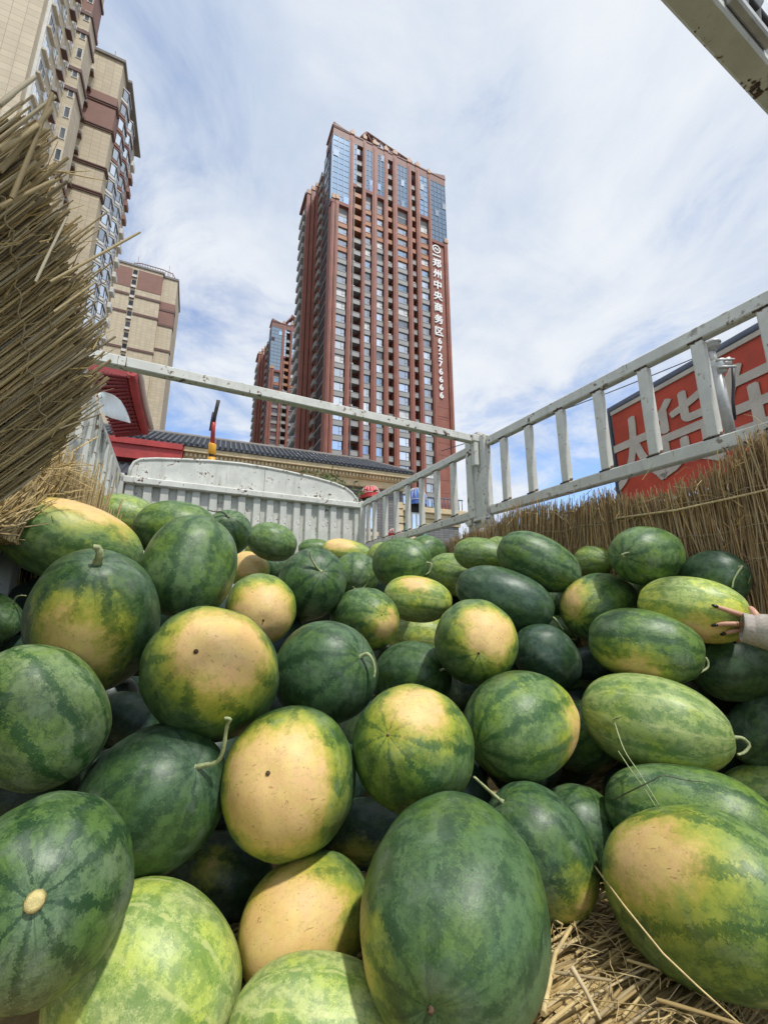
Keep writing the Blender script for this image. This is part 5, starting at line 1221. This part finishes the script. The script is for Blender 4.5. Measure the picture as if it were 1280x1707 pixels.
def left_mat():
    rng = random.Random(21)
    base = tk(-.3, .75, 0)
    T = empty('reed_mat', (base.x, base.y, CZ + BED), 0, 'greyish reed mat leaning in from the left, its cut ends pointing up right', 'reed mat', 'reed mats lining the truck bed')
    inv = Matrix.Translation(-Vector(T.location))
    # line of the cut ends, from the low far end to the high near end
    tips = [(-.22, at(84, 752, .80)), (-.08, at(132, 694, .81)), (0.0, at(156, 640, .80)), (.2, at(148, 560, .76)), (.42, at(128, 460, .71)), (.6, at(104, 372, .66)), (.78, at(78, 280, .61)), (1.0, at(40, 180, .56)), (1.35, at(-40, 20, .50))]
    feet = [(-.22, at(-165, 945, .73)), (-.08, at(-155, 900, .71)), (0.0, at(-150, 868, .70)), (.2, at(-170, 800, .66)), (.42, at(-190, 705, .62)), (.6, at(-200, 610, .58)), (.78, at(-215, 510, .54)), (1.0, at(-240, 390, .49)), (1.35, at(-320, 230, .44))]
    units = [reed_unit('reed', MT['reed_olive'], k, 6, .012 + .01 * (k % 3)) for k in range(6)]
    view = (at(60, 500, 1) - Vector((0, 0, CZ))).normalized()
    def one(s, layer, spread=1.0):
        a = lerp_tab(feet, s); b_ = lerp_tab(tips, s)
        d = (b_ - a); ln = d.length
        clump = math.sin(s * 34 + 1.3) * .5 + math.sin(s * 71) * .3
        back = view * (layer * .013 + rng.uniform(0, .010))
        e = rng.gauss(-.020, .024) + clump * .024 - (.02 if rng.random() < .3 else 0) - layer * .006
        j = Vector((rng.gauss(0, .009), rng.gauss(0, .009), rng.gauss(0, .012))) * spread
        return a - d * .15 + back + j * .5, b_ + d.normalized() * e + back + j + Vector((0, 0, rng.gauss(0, .006) * spread))
    N = 262
    for k in range(N):
        s = (k + rng.uniform(0, 1)) / N * 1.22 - .22
        if s > .70 and math.sin(s * 47 + .6) > .62: continue      # tufts stand apart near the top
        a, b_ = one(s, 0 if k % 2 else .35, 1.0 + 1.2 * max(0, s - .7))
        place_reed('reed', rng.choice(units), T, a, b_, rng.uniform(.0014, .0030), inv)
    S = Stalks()
    for k in range(2600):
        s = rng.uniform(-.22, 1.0)
        if s > .70 and math.sin(s * 47 + .6) > .62: continue
        a, b_ = one(s, rng.uniform(.3, 2.8))
        mid = (a + b_) / 2 + Vector((rng.gauss(0, .003), rng.gauss(0, .003), rng.gauss(0, .003)))
        S.add([a, mid, b_], rng.uniform(.0010, .0024), rng.uniform(.0008, .0018), 5)
    S.build('reed_filling', MT['reed_olive'], T, inv)
    # stray stalks reaching far out of the mat
    for (x0, y0, d0, x1, y1, d1, r) in ((85, 470, .62, 234, 387, .70, .0022), (70, 640, .70, 193, 561, .80, .0022), (20, 330, .56, 88, 155, .58, .0030), (0, 175, .52, 60, 128, .55, .0030), (60, 470, .6, 112, 362, .64, .0020), (100, 715, .74, 168, 690, .80, .0016), (0, 250, .54, 64, 208, .57, .0032), (0, 345, .56, 92, 300, .6, .003), (0, 285, .55, 86, 182, .58, .0035), (90, 520, .66, 160, 470, .72, .002)):
        place_reed('reed', units[0], T, at(x0, y0, d0), at(x1, y1, d1), r, inv)
    F_ = Stalks()                               # torn leaf sheaths and fibres on the face
    for k in range(420):
        s = rng.uniform(-.2, .8); a, b_ = one(s, -.25); q = rng.uniform(.4, 1.04); p_ = a.lerp(b_, q)
        d_ = ((b_ - a).normalized() + Vector((rng.gauss(0, .35), rng.gauss(0, .35), rng.gauss(0, .35)))).normalized() * rng.uniform(.015, .07)
        F_.add([p_, p_ + d_ * .5 + Vector((rng.gauss(0, .003), rng.gauss(0, .003), rng.gauss(0, .003))), p_ + d_], rng.uniform(.0004, .0014), .0004, 4)
    F_.build('reed_fibre', MT['straw_gold'], T, inv)
    # twine rows
    for q, wob in ((.30, .006), (.57, .006)):
        pts = []
        for k in range(46):
            s = k / 45 * 1.15 - .01
            a = lerp_tab(feet, s); b_ = lerp_tab(tips, s)
            p_ = a.lerp(b_, 1 - q) - view * (.016 + .002 * math.sin(k * 2.1)) + (b_ - a).normalized() * (wob * math.sin(k * 1.7) + .010 * math.sin(s * 7 + q * 9))
            pts.append(inv @ p_)
        b = MB(); b.tube(pts, .0014, 6); b.build('twine', MT['twine'], T)
left_mat()

def back_left_mat():
    """rougher straw further along the left wall"""
    rng = random.Random(8)
    base = tk(-.36, 1.6, 0)
    T = empty('reed_mat', (base.x, base.y, CZ + BED), 0, 'ragged golden straw mat along the left wall under the leaning mat', 'reed mat', 'reed mats lining the truck bed')
    inv = Matrix.Translation(-Vector(T.location))
    units = [reed_unit('reed', MT['reed_brown'], 30 + k, 5, .02) for k in range(5)]
    S = Stalks()
    def tip(y):
        q = min(1, max(0, (y - 1.2) / .45))
        return .28 + .15 * q + .03 * math.sin(y * 9) + .015 * math.sin(y * 31) - max(0, y - 1.92) * .7
    for k in range(3000):
        y = rng.uniform(1.12, 2.2); far = y > 1.68
        x = TL + (rng.uniform(.02, .14) if far else rng.uniform(.01, .07))
        t_ = tip(y) + rng.gauss(-.02, .04)
        lean = rng.gauss(.0, .03); fw = rng.gauss(.03, .06)
        z0 = BED + .03 if far else .15
        a = tk(x, y, z0); m_ = tk(x + lean * .4, y + fw * .45, (t_ + z0) / 2); b_ = tk(x + lean, y + fw, t_)
        S.add([a, m_, b_], rng.uniform(.0014, .0030), rng.uniform(.001, .0020), 4)
    S.build('reed_filling', MT['straw_gold'], T, inv)
    for k in range(70):
        y = rng.uniform(1.72, 2.1); x = -.30 + rng.uniform(-.02, .03)
        t_ = tip(y) + rng.gauss(-.02, .04)
        place_reed('reed', rng.choice(units), T, tk(x - .03, y - .05, -.35), tk(x + rng.gauss(0, .03), y + rng.gauss(.03, .08), t_), rng.uniform(.002, .0036), inv)
    S = Stalks()
    for k in range(420):                        # chaff and broken stalks
        y = rng.uniform(1.3, 2.1); x = -.345 + rng.uniform(-.03, .02); z = rng.uniform(.25, .46)
        d = Vector((rng.gauss(0, 1), rng.gauss(0, 1), rng.gauss(.2, .8))).normalized() * rng.uniform(.03, .12)
        a = tk(x, y, z); S.add([a, a + d * .5 + Vector((0, 0, rng.gauss(0, .006))), a + d], rng.uniform(.0008, .0022), .0008, 4)
    S.build('broken_straw', MT['straw_gold'], T, inv)
    for (pts) in ([(105, 712, 1.62), (112, 745, 1.60), (122, 790, 1.58)], [(47, 760, 1.4), (53, 785, 1.4), (55, 800, 1.4)], [(118, 792, 1.6), (122, 752, 1.62), (163, 728, 1.7)]):
        b = MB(); b.tube([inv @ at(*q) for q in pts], [.004, .0035, .0025], 6); b.build('loose_stalk', MT['straw_gold'], T)
back_left_mat()

def right_mat():
    rng = random.Random(5)
    base = tk(1.6, 1.2, 0)
    T = empty('reed_mat', (base.x, base.y, CZ + BED), 0, 'brown reed mat standing upright behind the melons along the right railing', 'reed mat', 'reed mats lining the truck bed')
    inv = Matrix.Translation(-Vector(T.location))
    units = [reed_unit('reed', MT['reed_brown'], 60 + k, 5, .015) for k in range(6)]
    def top(y):
        return .435 + .030 * math.sin(y * 5.1) + .018 * math.sin(y * 13.0) + (.03 if y < .62 else 0) - max(0, y - 1.75) * .06 + max(0, .7 - y) * .10
    def lean(y): return .07 * math.sin(y * 3.1 + .5) + .05 * math.sin(y * 8.3)
    b = MB(); b.add([inv @ tk(1.622, .15, BED), inv @ tk(1.622, 2.25, BED), inv @ tk(1.622, 2.25, .33), inv @ tk(1.622, .15, .36)], [(0, 1, 2, 3)]); b.add([inv @ tk(1.630, .15, BED), inv @ tk(1.630, 2.25, BED), inv @ tk(1.630, 2.25, .33), inv @ tk(1.630, .15, .36)], [(3, 2, 1, 0)])
    b.build('backing', MT['dark_backing'], T)
    S = Stalks()
    for k in range(5200):
        y = rng.uniform(.12, 2.28); x = 1.585 + rng.uniform(0, .035)
        t_ = top(y) + rng.gauss(0, .022) - abs(rng.gauss(0, .02))
        l = lean(y) + rng.gauss(0, .045); q = rng.gauss(0, .012)
        a = tk(x, y - l * .5, -.25); m_ = tk(x - rng.uniform(0, .01), y + rng.gauss(0, .008), .08); e = tk(x + q - .01, y + l * .55, t_)
        S.add([a, m_, e], rng.uniform(.0011, .0026), rng.uniform(.0006, .0017), 4)
    S.build('reed_filling', MT['reed_brown'], T, inv)
    N = 210
    for k in range(N):
        y = .14 + 2.05 * ((k + rng.random()) / N) ** 1.25; x = 1.575 + rng.uniform(-.006, .012)
        l = lean(y) + rng.gauss(0, .05); t_ = top(y) + rng.gauss(.0, .03) - .01
        place_reed('reed', rng.choice(units), T, tk(x, y - l * .6, -.22), tk(x - .012 + rng.gauss(0, .008), y + l * .6, t_), rng.uniform(.0015, .0029), inv)
    S = Stalks()
    for k in range(420):                        # fluff, leaves and broken ends caught on the face
        y = rng.uniform(.15, 2.1); x = 1.562 + rng.uniform(-.018, .014); z = rng.uniform(.02, .46) if rng.random() < .6 else top(y) + rng.gauss(-.03, .03)
        d = Vector((rng.gauss(0, .5), rng.gauss(0, 1), rng.gauss(0, 1))).normalized() * rng.uniform(.02, .10)
        a = tk(x, y, z); S.add([a, a + d * .5 + Vector((rng.gauss(0, .006), 0, rng.gauss(0, .01))), a + d], rng.uniform(.0006, .0016), .0005, 4)
    S.build('broken_straw', MT['straw_gold'], T, inv)
    for z0, r in ((.335, .0012), (.22, .0010), (.12, .0010)):
        pts = []
        for k in range(60):
            y = .15 + 2.05 * k / 59
            pts.append(inv @ tk(1.560 + .004 * math.sin(k * 1.9), y, z0 + .006 * math.sin(k * 1.1) + .012 * math.sin(y * 4)))
        b = MB(); b.tube(pts, r, 5); b.build('twine', MT['twine'], T)
    # one long pale stalk lying across the face
    b = MB(); b.tube([inv @ tk(1.555, 1.02, .330), inv @ tk(1.55, .80, .318), inv @ tk(1.545, .60, .325), inv @ tk(1.54, .40, .335)], [.0045, .004, .0035, .003], 6); b.build('loose_stalk', MT['straw_gold'], T)
right_mat()

def floor_straw():
    rng = random.Random(14)
    n_ = Vector((0, 0, 1)); z0 = CZ + BED
    c = hit(1030, 1620, Vector((0, 0, z0)), n_)
    T = empty('straw_mat', (c.x, c.y, z0), 0, 'golden straw mat of short cut stalks covering the truck floor at the bottom right', 'straw mat')
    inv = Matrix.Translation(-Vector(T.location))
    d = (hit(1065, 1578, Vector((0, 0, z0)), n_) - hit(940, 1652, Vector((0, 0, z0)), n_)).normalized()
    s_ = Vector((-d.y, d.x, 0))
    if s_.y < 0: s_ = -s_
    units = [reed_unit('straw', MT['straw_gold'], 90 + k, 6, .01) for k in range(6)]
    b = MB(); b.box(-1.0, 1.0, -.7, .9, .001, .012); b.build('backing', MT['straw_gold'], T)
    S = Stalks()
    def line(cx, cy, ln, h, dev, tilt):
        a_ = dev; dd = Vector((d.x * math.cos(a_) - d.y * math.sin(a_), d.x * math.sin(a_) + d.y * math.cos(a_), tilt))
        p_ = c + d * cx + s_ * cy + Vector((0, 0, h))
        return p_ - dd * ln / 2, p_ + dd * ln / 2
    for k in range(5200):
        u = rng.uniform(-.65, .65); v = rng.uniform(-.5, .55)
        a, e = line(u, v, rng.uniform(.06, .2), rng.uniform(.010, .022), rng.gauss(0, .14), rng.gauss(0, .05))
        S.add([a, (a + e) / 2 + Vector((0, 0, rng.gauss(0, .002))), e], rng.uniform(.0010, .0030), rng.uniform(.0008, .0024), 5)
    S.build('straw_filling', MT['straw_gold'], T, inv)
    for k in range(250):
        u = rng.gauss(0, .24); v = rng.gauss(-.02, .17)
        # shingle-like rows: the right-hand ends are cut level
        row = math.floor((u + v * .5) / .085) * .085 - v * .5
        ln = rng.uniform(.07, .16)
        a, e = line(row + .05 - ln * .35 + rng.gauss(0, .012), v, ln, .026 + rng.uniform(0, .016), rng.gauss(-.02, .10), .10 + rng.gauss(0, .05))
        place_reed('straw', rng.choice(units), T, a, e, rng.uniform(.0014, .0030), inv)
    for k in range(26):
        u = rng.gauss(0, .2); v = rng.gauss(0, .16)
        a, e = line(u, v, rng.uniform(.08, .2), .048 + rng.uniform(0, .015), rng.uniform(-1.5, 1.5), rng.gauss(0, .06))
        place_reed('straw', rng.choice(units), T, a, e, rng.uniform(.0010, .0026), inv)
    S = Stalks()
    for k in range(420):
        u = rng.gauss(0, .25); v = rng.gauss(0, .18); a, e = line(u, v, rng.uniform(.02, .09), .048, rng.uniform(-3, 3), rng.gauss(0, .2))
        S.add([a, (a + e) / 2 + Vector((rng.gauss(0, .006), rng.gauss(0, .006), rng.gauss(0, .004))), e], .0009, .0006, 4)
    S.build('straw_fibre', MT['straw_gold'], T, inv)
floor_straw()

def stalk(name, label, pts, r, mat, cat):
    b = MB(); P = [at(*q) for q in pts]
    Q = []
    for i in range(len(P) - 1):
        for k in range(4): Q.append(P[i].lerp(P[i + 1], k / 4))
    Q.append(P[-1])
    b.tube(Q, [r * (1 - .4 * i / (len(Q) - 1)) for i in range(len(Q))], 6)
    return props(b.build(name, MT[mat]), label, cat)
stalk('straw_stalk', 'long thin pale stalk running down beside the huge yellow-ended melon at the bottom right', [(990, 1443, .80), (1040, 1510, .66), (1105, 1590, .585), (1160, 1642, .555), (1230, 1705, .535)], .0018, 'straw_gold', 'straw')
stalk('straw_stalk', 'thick bent stalk slanting up between the slim melon and the straw floor', [(905, 1690, .60), (925, 1590, .70), (952, 1545, .76), (1016, 1483, .84)], .0042, 'straw_gold', 'straw')
stalk('straw_stalk', 'short flat stalk lying on the straw right of the largest glossy melon', [(952, 1612, .645), (975, 1650, .625), (1000, 1700, .60)], .0044, 'straw_gold', 'straw')

# ------------------------------------------------------------------ watermelons
def unit_melon(seed, nu=56, nv=36):
    """unit ball with the irregular outline of a melon; z is the stem axis"""
    rng = random.Random(seed); off = Vector((rng.uniform(-50, 50), rng.uniform(-50, 50), rng.uniform(-50, 50)))
    eg = rng.uniform(-.05, .05); ph = rng.uniform(0, 6.28); fl = rng.uniform(2.0, 2.3)
    v = []
    for j in range(nv + 1):
        t = math.pi * j / nv
        for i in range(nu if 0 < j < nv else 1):
            a = 2 * math.pi * i / nu
            st, ct = math.sin(t), math.cos(t)
            q = (abs(st) ** fl + abs(ct) ** fl) ** (-1 / fl)
            x, y, z = st * math.cos(a) * q, st * math.sin(a) * q, ct * q
            r = 1 + .030 * (mnoise.noise(Vector((x, y, z)) * 1.4 + off)) + .006 * mnoise.noise(Vector((x, y, z)) * 4 + off)
            r *= 1 + .006 * math.cos(10 * a + ph) * st ** 2
            k = 1 + eg * z
            dim = 1 - .030 * math.exp(-(t / .16) ** 2) - .022 * math.exp(-((math.pi - t) / .15) ** 2)
            v.append((x * r * k, y * r * k, z * r * dim))
    f = []
    def idx(j, i): return 0 if j == 0 else (1 + (nv - 1) * nu if j == nv else 1 + (j - 1) * nu + i % nu)
    for j in range(nv):
        for i in range(nu):
            q = [idx(j, i), idx(j + 1, i), idx(j + 1, i + 1), idx(j, i + 1)]
            f.append(tuple(dict.fromkeys(q)))
    return np.array(v), f
_units = [unit_melon(s) for s in range(9)]

def make_melon(W, N, mv, qx, b, e, spot, spot_r, tone, stripe, warm, label, seed, group, lo=False):
    v, f = _units[seed % 9]
    if lo: v, f = unit_melon(seed, 28, 18)
    co = v * np.array([b * qx, b, b * e]) * 1.02
    me = bpy.data.meshes.new('watermelon'); me.from_pydata(co.tolist(), [], f)
    me.materials.append(MT['melon']); me.polygons.foreach_set('use_smooth', [True] * len(f)); me.update()
    o = bpy.data.objects.new('watermelon', me); COL.objects.link(o)
    z = Vector(N).normalized(); x = Vector(mv); x = (x - z * x.dot(z)).normalized(); y = z.cross(x)
    o.matrix_world = Matrix(((x.x, y.x, z.x, W[0]), (x.y, y.y, z.y, W[1]), (x.z, y.z, z.z, W[2] + CZ), (0, 0, 0, 1)))
    o['tone'] = float(tone); o['stripe'] = float(stripe); o['warm'] = float(warm); o['seed'] = (seed * .377) % 3.0
    o['spot'] = [float(q) for q in (spot or (0, 0, 1))]; o['spot_r'] = float(spot_r)
    props(o, label, 'watermelon', group)
    return o

def smooth_path(P, n=5):
    if len(P) < 3: return P
    out = []
    for i in range(len(P) - 1):
        p0 = P[max(i - 1, 0)]; p1 = P[i]; p2 = P[i + 1]; p3 = P[min(i + 2, len(P) - 1)]
        for k in range(n):
            t = k / n
            out.append(.5 * ((2 * p1) + (p2 - p0) * t + (2 * p0 - 5 * p1 + 4 * p2 - p3) * t * t + (3 * p1 - p0 - 3 * p2 + p3) * t ** 3))
    out.append(P[-1])
    return out

GROUP = 'watermelons heaped in the truck bed'
DRY = (6, 7, 13)
for k, (i, W, N, mv, qx, b, e, pole, spot, tone, stripe, warm, stem, label) in enumerate(MELONS):
    sp, sr = (spot if spot else (None, 0.0))
    o = make_melon(W, N, mv, qx, b, e, sp, sr, min(.85, tone + (.07 if Vector(W).length > 1.3 else .035)), stripe, warm, label, k + 3, GROUP)  # farther melons get a lighter rind, painting in brightness and haze
    inv = o.matrix_world.inverted()
    if stem:
        P = [inv @ (Vector(q) + Vector((0, 0, CZ))) for q in stem]
        P[0] = Vector((0, 0, b * e * .955))
        P = smooth_path(P)
        n = len(P); r = b * (.036 if i != 2 else .062)
        rr = [r * (2.1 if q == 0 else (1.3 if q == 1 else 1.0 - .45 * q / n)) * (1 + .10 * math.sin(q * 2.3 + i)) for q in range(n)]
        m_ = MB(); m_.tube(P, rr, 10, rib=.13); m_.build('stem', MT['stem_dry' if i in DRY else 'stem'], o)
    elif pole == 'scar':
        m_ = MB(); z = b * e * .998; r = b * .024
        m_.tube([(0, 0, z - .006), (0, 0, z), (0, 0, z + .0015), (.0005, 0, z - .0003)], [r * 1.35, r * 1.3, r * .95, r * .35], 12); m_.build('navel', MT['scar'], o)
    elif pole == 'stub':
        m_ = MB(); z = b * e * .975
        m_.tube([(0, 0, z), (0, 0, z + .006), (.001, 0, z + .011), (.001, 0, z + .012)], [b * .12, b * .095, b * .09, b * .05], 10); m_.build('stem_stub', MT['stub'], o)

def pixel(P):
    z = P[1] * math.cos(PITCH) + P[2] * math.sin(PITCH); d = P[1] * math.sin(PITCH) - P[2] * math.cos(PITCH)
    return Vector((640 + FOC * P[0] / z, 853.5 + FOC * d / z))
_used = set()
def gap_label(W):
    p = pixel(W)
    for row in sorted(MELONS, key=lambda q: (pixel(q[1]) - p).length):
        t_ = 'shadowed melon deep behind the ' + row[-1]
        if row[0] in _used or len(t_.split()) > 16: continue
        _used.add(row[0])
        return t_
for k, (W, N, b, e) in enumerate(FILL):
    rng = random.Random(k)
    make_melon(W, N, (N[1], -N[0], .05), 1.0, b * 1.08, e, None, 0, rng.uniform(.0, .10), rng.uniform(.2, .5), .95, gap_label(W), k, GROUP, True)  # rinds coloured very dark so the gaps read as deep shade

# dry vines caught on the right-hand melons
def vine(label, pts, r=.0017, mat='stem'):
    P = smooth_path([at(*q) for q in pts], 5)
    b = MB(); b.tube(P, [r * (1 - .5 * i / len(P)) for i in range(len(P))], 6)
    return props(b.build('dry_vine', MT[mat]), label, 'vine')
VD = 0.93
vine('long thin vine hanging from the branching stem down to the big yellow-ended melon', [(1024, 1205, 1.0), (1040, 1250, .93), (1066, 1290, .86), (1098, 1342, .79)], .0016)
vine('second thin vine crossing left of the long one towards the striped melon', [(1030, 1252, .97), (1052, 1285, .90), (1072, 1312, .84), (1092, 1344, .79)], .0014)
vine('small forked twig sticking up at the stem of the vine-tangled melon', [(1012, 1206, 1.02), (1028, 1196, 1.0), (1047, 1187, 1.0)], .0018)
vine('dark crooked vine lying over the long striped melon on the right', [(1020, 1334, .80), (1052, 1318, .77), (1085, 1302, .755), (1105, 1293, .75), (1140, 1300, .75), (1175, 1304, .75)], .0015, 'stem_dry')

# ------------------------------------------------------------------ the person reaching in from the right
def ell_depth(px, py, i, lift):
    """depth at which a photograph pixel meets melon number i, raised by lift"""
    row = [q for q in MELONS if q[0] == i][0]
    W, N, mv, qx, b, e = row[1:7]
    z = Vector(N).normalized(); x = Vector(mv); x = (x - z * x.dot(z)).normalized(); y = z.cross(x)
    v = ray(px, py); o = -Vector(W)
    ax = [1 / (b * qx + lift), 1 / (b + lift), 1 / (b * e + lift)]
    O = Vector((o.dot(x) * ax[0], o.dot(y) * ax[1], o.dot(z) * ax[2])); D = Vector((v.dot(x) * ax[0], v.dot(y) * ax[1], v.dot(z) * ax[2]))
    A = D.dot(D); B = O.dot(D); C_ = O.dot(O) - 1
    disc = max(0.0, B * B - A * C_)
    return (-B - math.sqrt(disc)) / A

def skin_mesh(name, verts, edges, radii, mats, parent, root=0, sub=2):
    me = bpy.data.meshes.new(name); me.from_pydata([tuple(q) for q in verts], edges, []); me.update()
    o = inst(name, me, parent)
    a = o.modifiers.new('skin', 'SKIN'); a.use_smooth_shade = True
    for i, r in enumerate(radii):
        me.skin_vertices[0].data[i].radius = (r, r) if not hasattr(r, '__len__') else r
        me.skin_vertices[0].data[i].use_root = (i == root)
    s = o.modifiers.new('sub', 'SUBSURF'); s.levels = sub; s.render_levels = sub
    me.materials.append(mats)
    return o

def person():
    PB = tk(1.43, -.40, 0)
    T = empty('person', (PB.x, PB.y, 0), 0, 'person in a pale knitted jumper with dark nails, hands reaching in at the right', 'person')
    o = Vector(T.location)
    dS = ell_depth(1235, 1040, 36, .012)
    knuck = dS + .0
    def S(px, py, lift): return at(px, py, ell_depth(px, py, 36, lift)) - o
    def F(px, py, d): return at(px, py, d) - o
    # near hand: back of the hand inside the cuff, fingers on the rind
    V, E, Rr = [], [], []
    def chain(pts, rs, start=None):
        prev = start
        for p_, r in zip(pts, rs):
            V.append(p_); Rr.append(r)
            if prev is not None: E.append((prev, len(V) - 1))
            prev = len(V) - 1
        return prev
    wrist = F(1292, 1052, dS - .055)
    palm = F(1258, 1046, dS - .03)
    chain([wrist, palm], [(.026, .019), (.030, .016)])
    fr = .0072
    fingers = [
        [(1247, 1029, .011), (1226, 1022, .010), (1208, 1016, .008), (1192, 1010.5, .006)],
        [(1245, 1041, .012), (1223, 1040, .013), (1205, 1040, .010), (1192, 1042, .006)],
        [(1245, 1051, .011), (1228, 1051, .013), (1216, 1053, .010), (1207, 1056, .006)],
        [(1247, 1060, .010), (1238, 1062, .012), (1232, 1065, .009), (1227, 1069, .005)],
    ]
    tips = []
    for g in fingers:
        P = [S(*q) for q in g]
        chain(P, [fr * 1.15, fr * 1.02, fr * .92, fr * .74], 1); tips.append((P[-2], P[-1]))
    chain([F(1262, 1030, dS - .045), F(1256, 1020, dS - .035), F(1249, 1012, dS - .01)], [.010, .0085, .0065], 1)
    skin_mesh('hand', V, E, Rr, MT['skin'], T, 0, 2)
    for a, b_ in tips:
        d = (b_ - a).normalized(); up = (Vector((0, 0, CZ)) - o - b_).normalized(); up = (up - d * up.dot(d)).normalized()
        m_ = MB(); q = b_ + up * fr * .52 + d * .001
        m_.tube([q - d * .006, q - d * .002, q + d * .006, q + d * .0095], [.0030, .0042, .0036, .0012], 8); m_.build('fingernail', MT['nail'], T)
    m_ = MB(); a, b_ = S(1228, 1040, .0125), S(1225.5, 1040, .0128)
    m_.tube([a, b_], .0088, 14); m_.build('ring', MT['gold'], T)
    # far hand behind the melon
    V, E, Rr = [], [], []
    d2 = dS + .20
    chain([F(1330, 1022, d2 - .05), F(1290, 1016, d2)], [(.026, .02), (.030, .018)])
    for (y0, y1, x1) in ((1006, 1005, 1252), (1013, 1013, 1250), (1020, 1022, 1256)):
        chain([F(1280, y0, d2), F(1266, (y0 + y1) / 2, d2 + .008), F(x1, y1, d2 + .004), F(x1 - 8, y1 + 1, d2 - .004)], [fr * 1.2, fr * 1.05, fr * .95, fr * .7], 1)
    chain([F(1288, 1000, d2 - .01), F(1279, 994, d2 - .005), F(1271, 990, d2)], [.010, .009, .007], 1)
    skin_mesh('hand', V, E, Rr, MT['skin'], T, 0, 2)
    # jumper: sleeves and body as one garment
    V, E, Rr = [], [], []
    sh1 = tk(1.27, -.03, -.11) - o; sh2 = tk(1.58, .01, -.11) - o
    cuff = F(1246, 1048, dS - .032)
    el1 = tk(1.34, .26, -.17) - o
    chest = tk(1.43, -.08, -.24) - o; belly = tk(1.43, -.30, -.55) - o; neck = tk(1.43, .0, -.04) - o
    chain([belly, chest, neck], [(.15, .11), (.16, .11), (.065, .065)])
    chain([sh1, el1, F(1330, 1066, dS - .12), F(1268, 1050, dS - .045), cuff], [.074, .058, .053, .046, .040], 1)
    cuff2 = F(1300, 1018, d2 - .01)
    chain([sh2, tk(1.52, .30, -.18) - o, cuff2], [.074, .058, .042], 1)
    skin_mesh('jumper', V, E, Rr, MT['knit'], T, 0, 2)
    for (c_, ax, r0) in ((cuff, (cuff - F(1290, 1056, dS - .06)).normalized(), .037),):
        u = ax.cross(Vector((0, 0, 1))).normalized(); w = ax.cross(u)
        m_ = MB(); ring = []
        for j, (t, rr) in enumerate(((-.055, 1.12), (-.045, 1.20), (-.02, 1.10), (.006, 1.0), (.012, 1.03), (.013, .9), (-.01, .82))):
            for q in range(48):
                a = 2 * math.pi * q / 48; k_ = rr * r0 * (1 + .03 * math.cos(a * 24))
                ring.append(c_ + ax * t + u * math.cos(a) * k_ + w * math.sin(a) * k_)
        m_.add(ring, [(j * 48 + q, j * 48 + (q + 1) % 48, (j + 1) * 48 + (q + 1) % 48, (j + 1) * 48 + q) for j in range(6) for q in range(48)], 0, True)
        m_.build('cuff', MT['knit'], T)
    # rest of the figure, standing on the street behind the tailgate
    V, E, Rr = [], [], []
    hip = tk(1.43, -.40, -.68) - o
    chain([hip], [(.16, .12)])
    for s in (-1, 1):
        chain([tk(1.43 + s * .09, -.41, -.80) - o, tk(1.43 + s * .10, -.40, -1.08) - o, tk(1.43 + s * .10, -.45, -1.42) - o, tk(1.43 + s * .10, -.35, -1.46) - o], [.085, .062, .045, .035], 0)
    skin_mesh('trousers', V, E, Rr, MT['trousers'], T, 0, 2)
    V, E, Rr = [], [], []
    chain([tk(1.43, .0, -.04) - o, tk(1.43, .02, .02) - o, tk(1.43, .05, .09) - o, tk(1.43, .05, .16) - o], [.05, .052, .078, .07])
    skin_mesh('head', V, E, Rr, MT['skin'], T, 0, 2)
    V, E, Rr = [], [], []
    chain([tk(1.43, -.06, -.02) - o, tk(1.43, -.02, .10) - o, tk(1.43, .02, .19) - o], [.06, .09, .075])
    skin_mesh('hair', V, E, Rr, MT['hair'], T, 0, 2)
person()
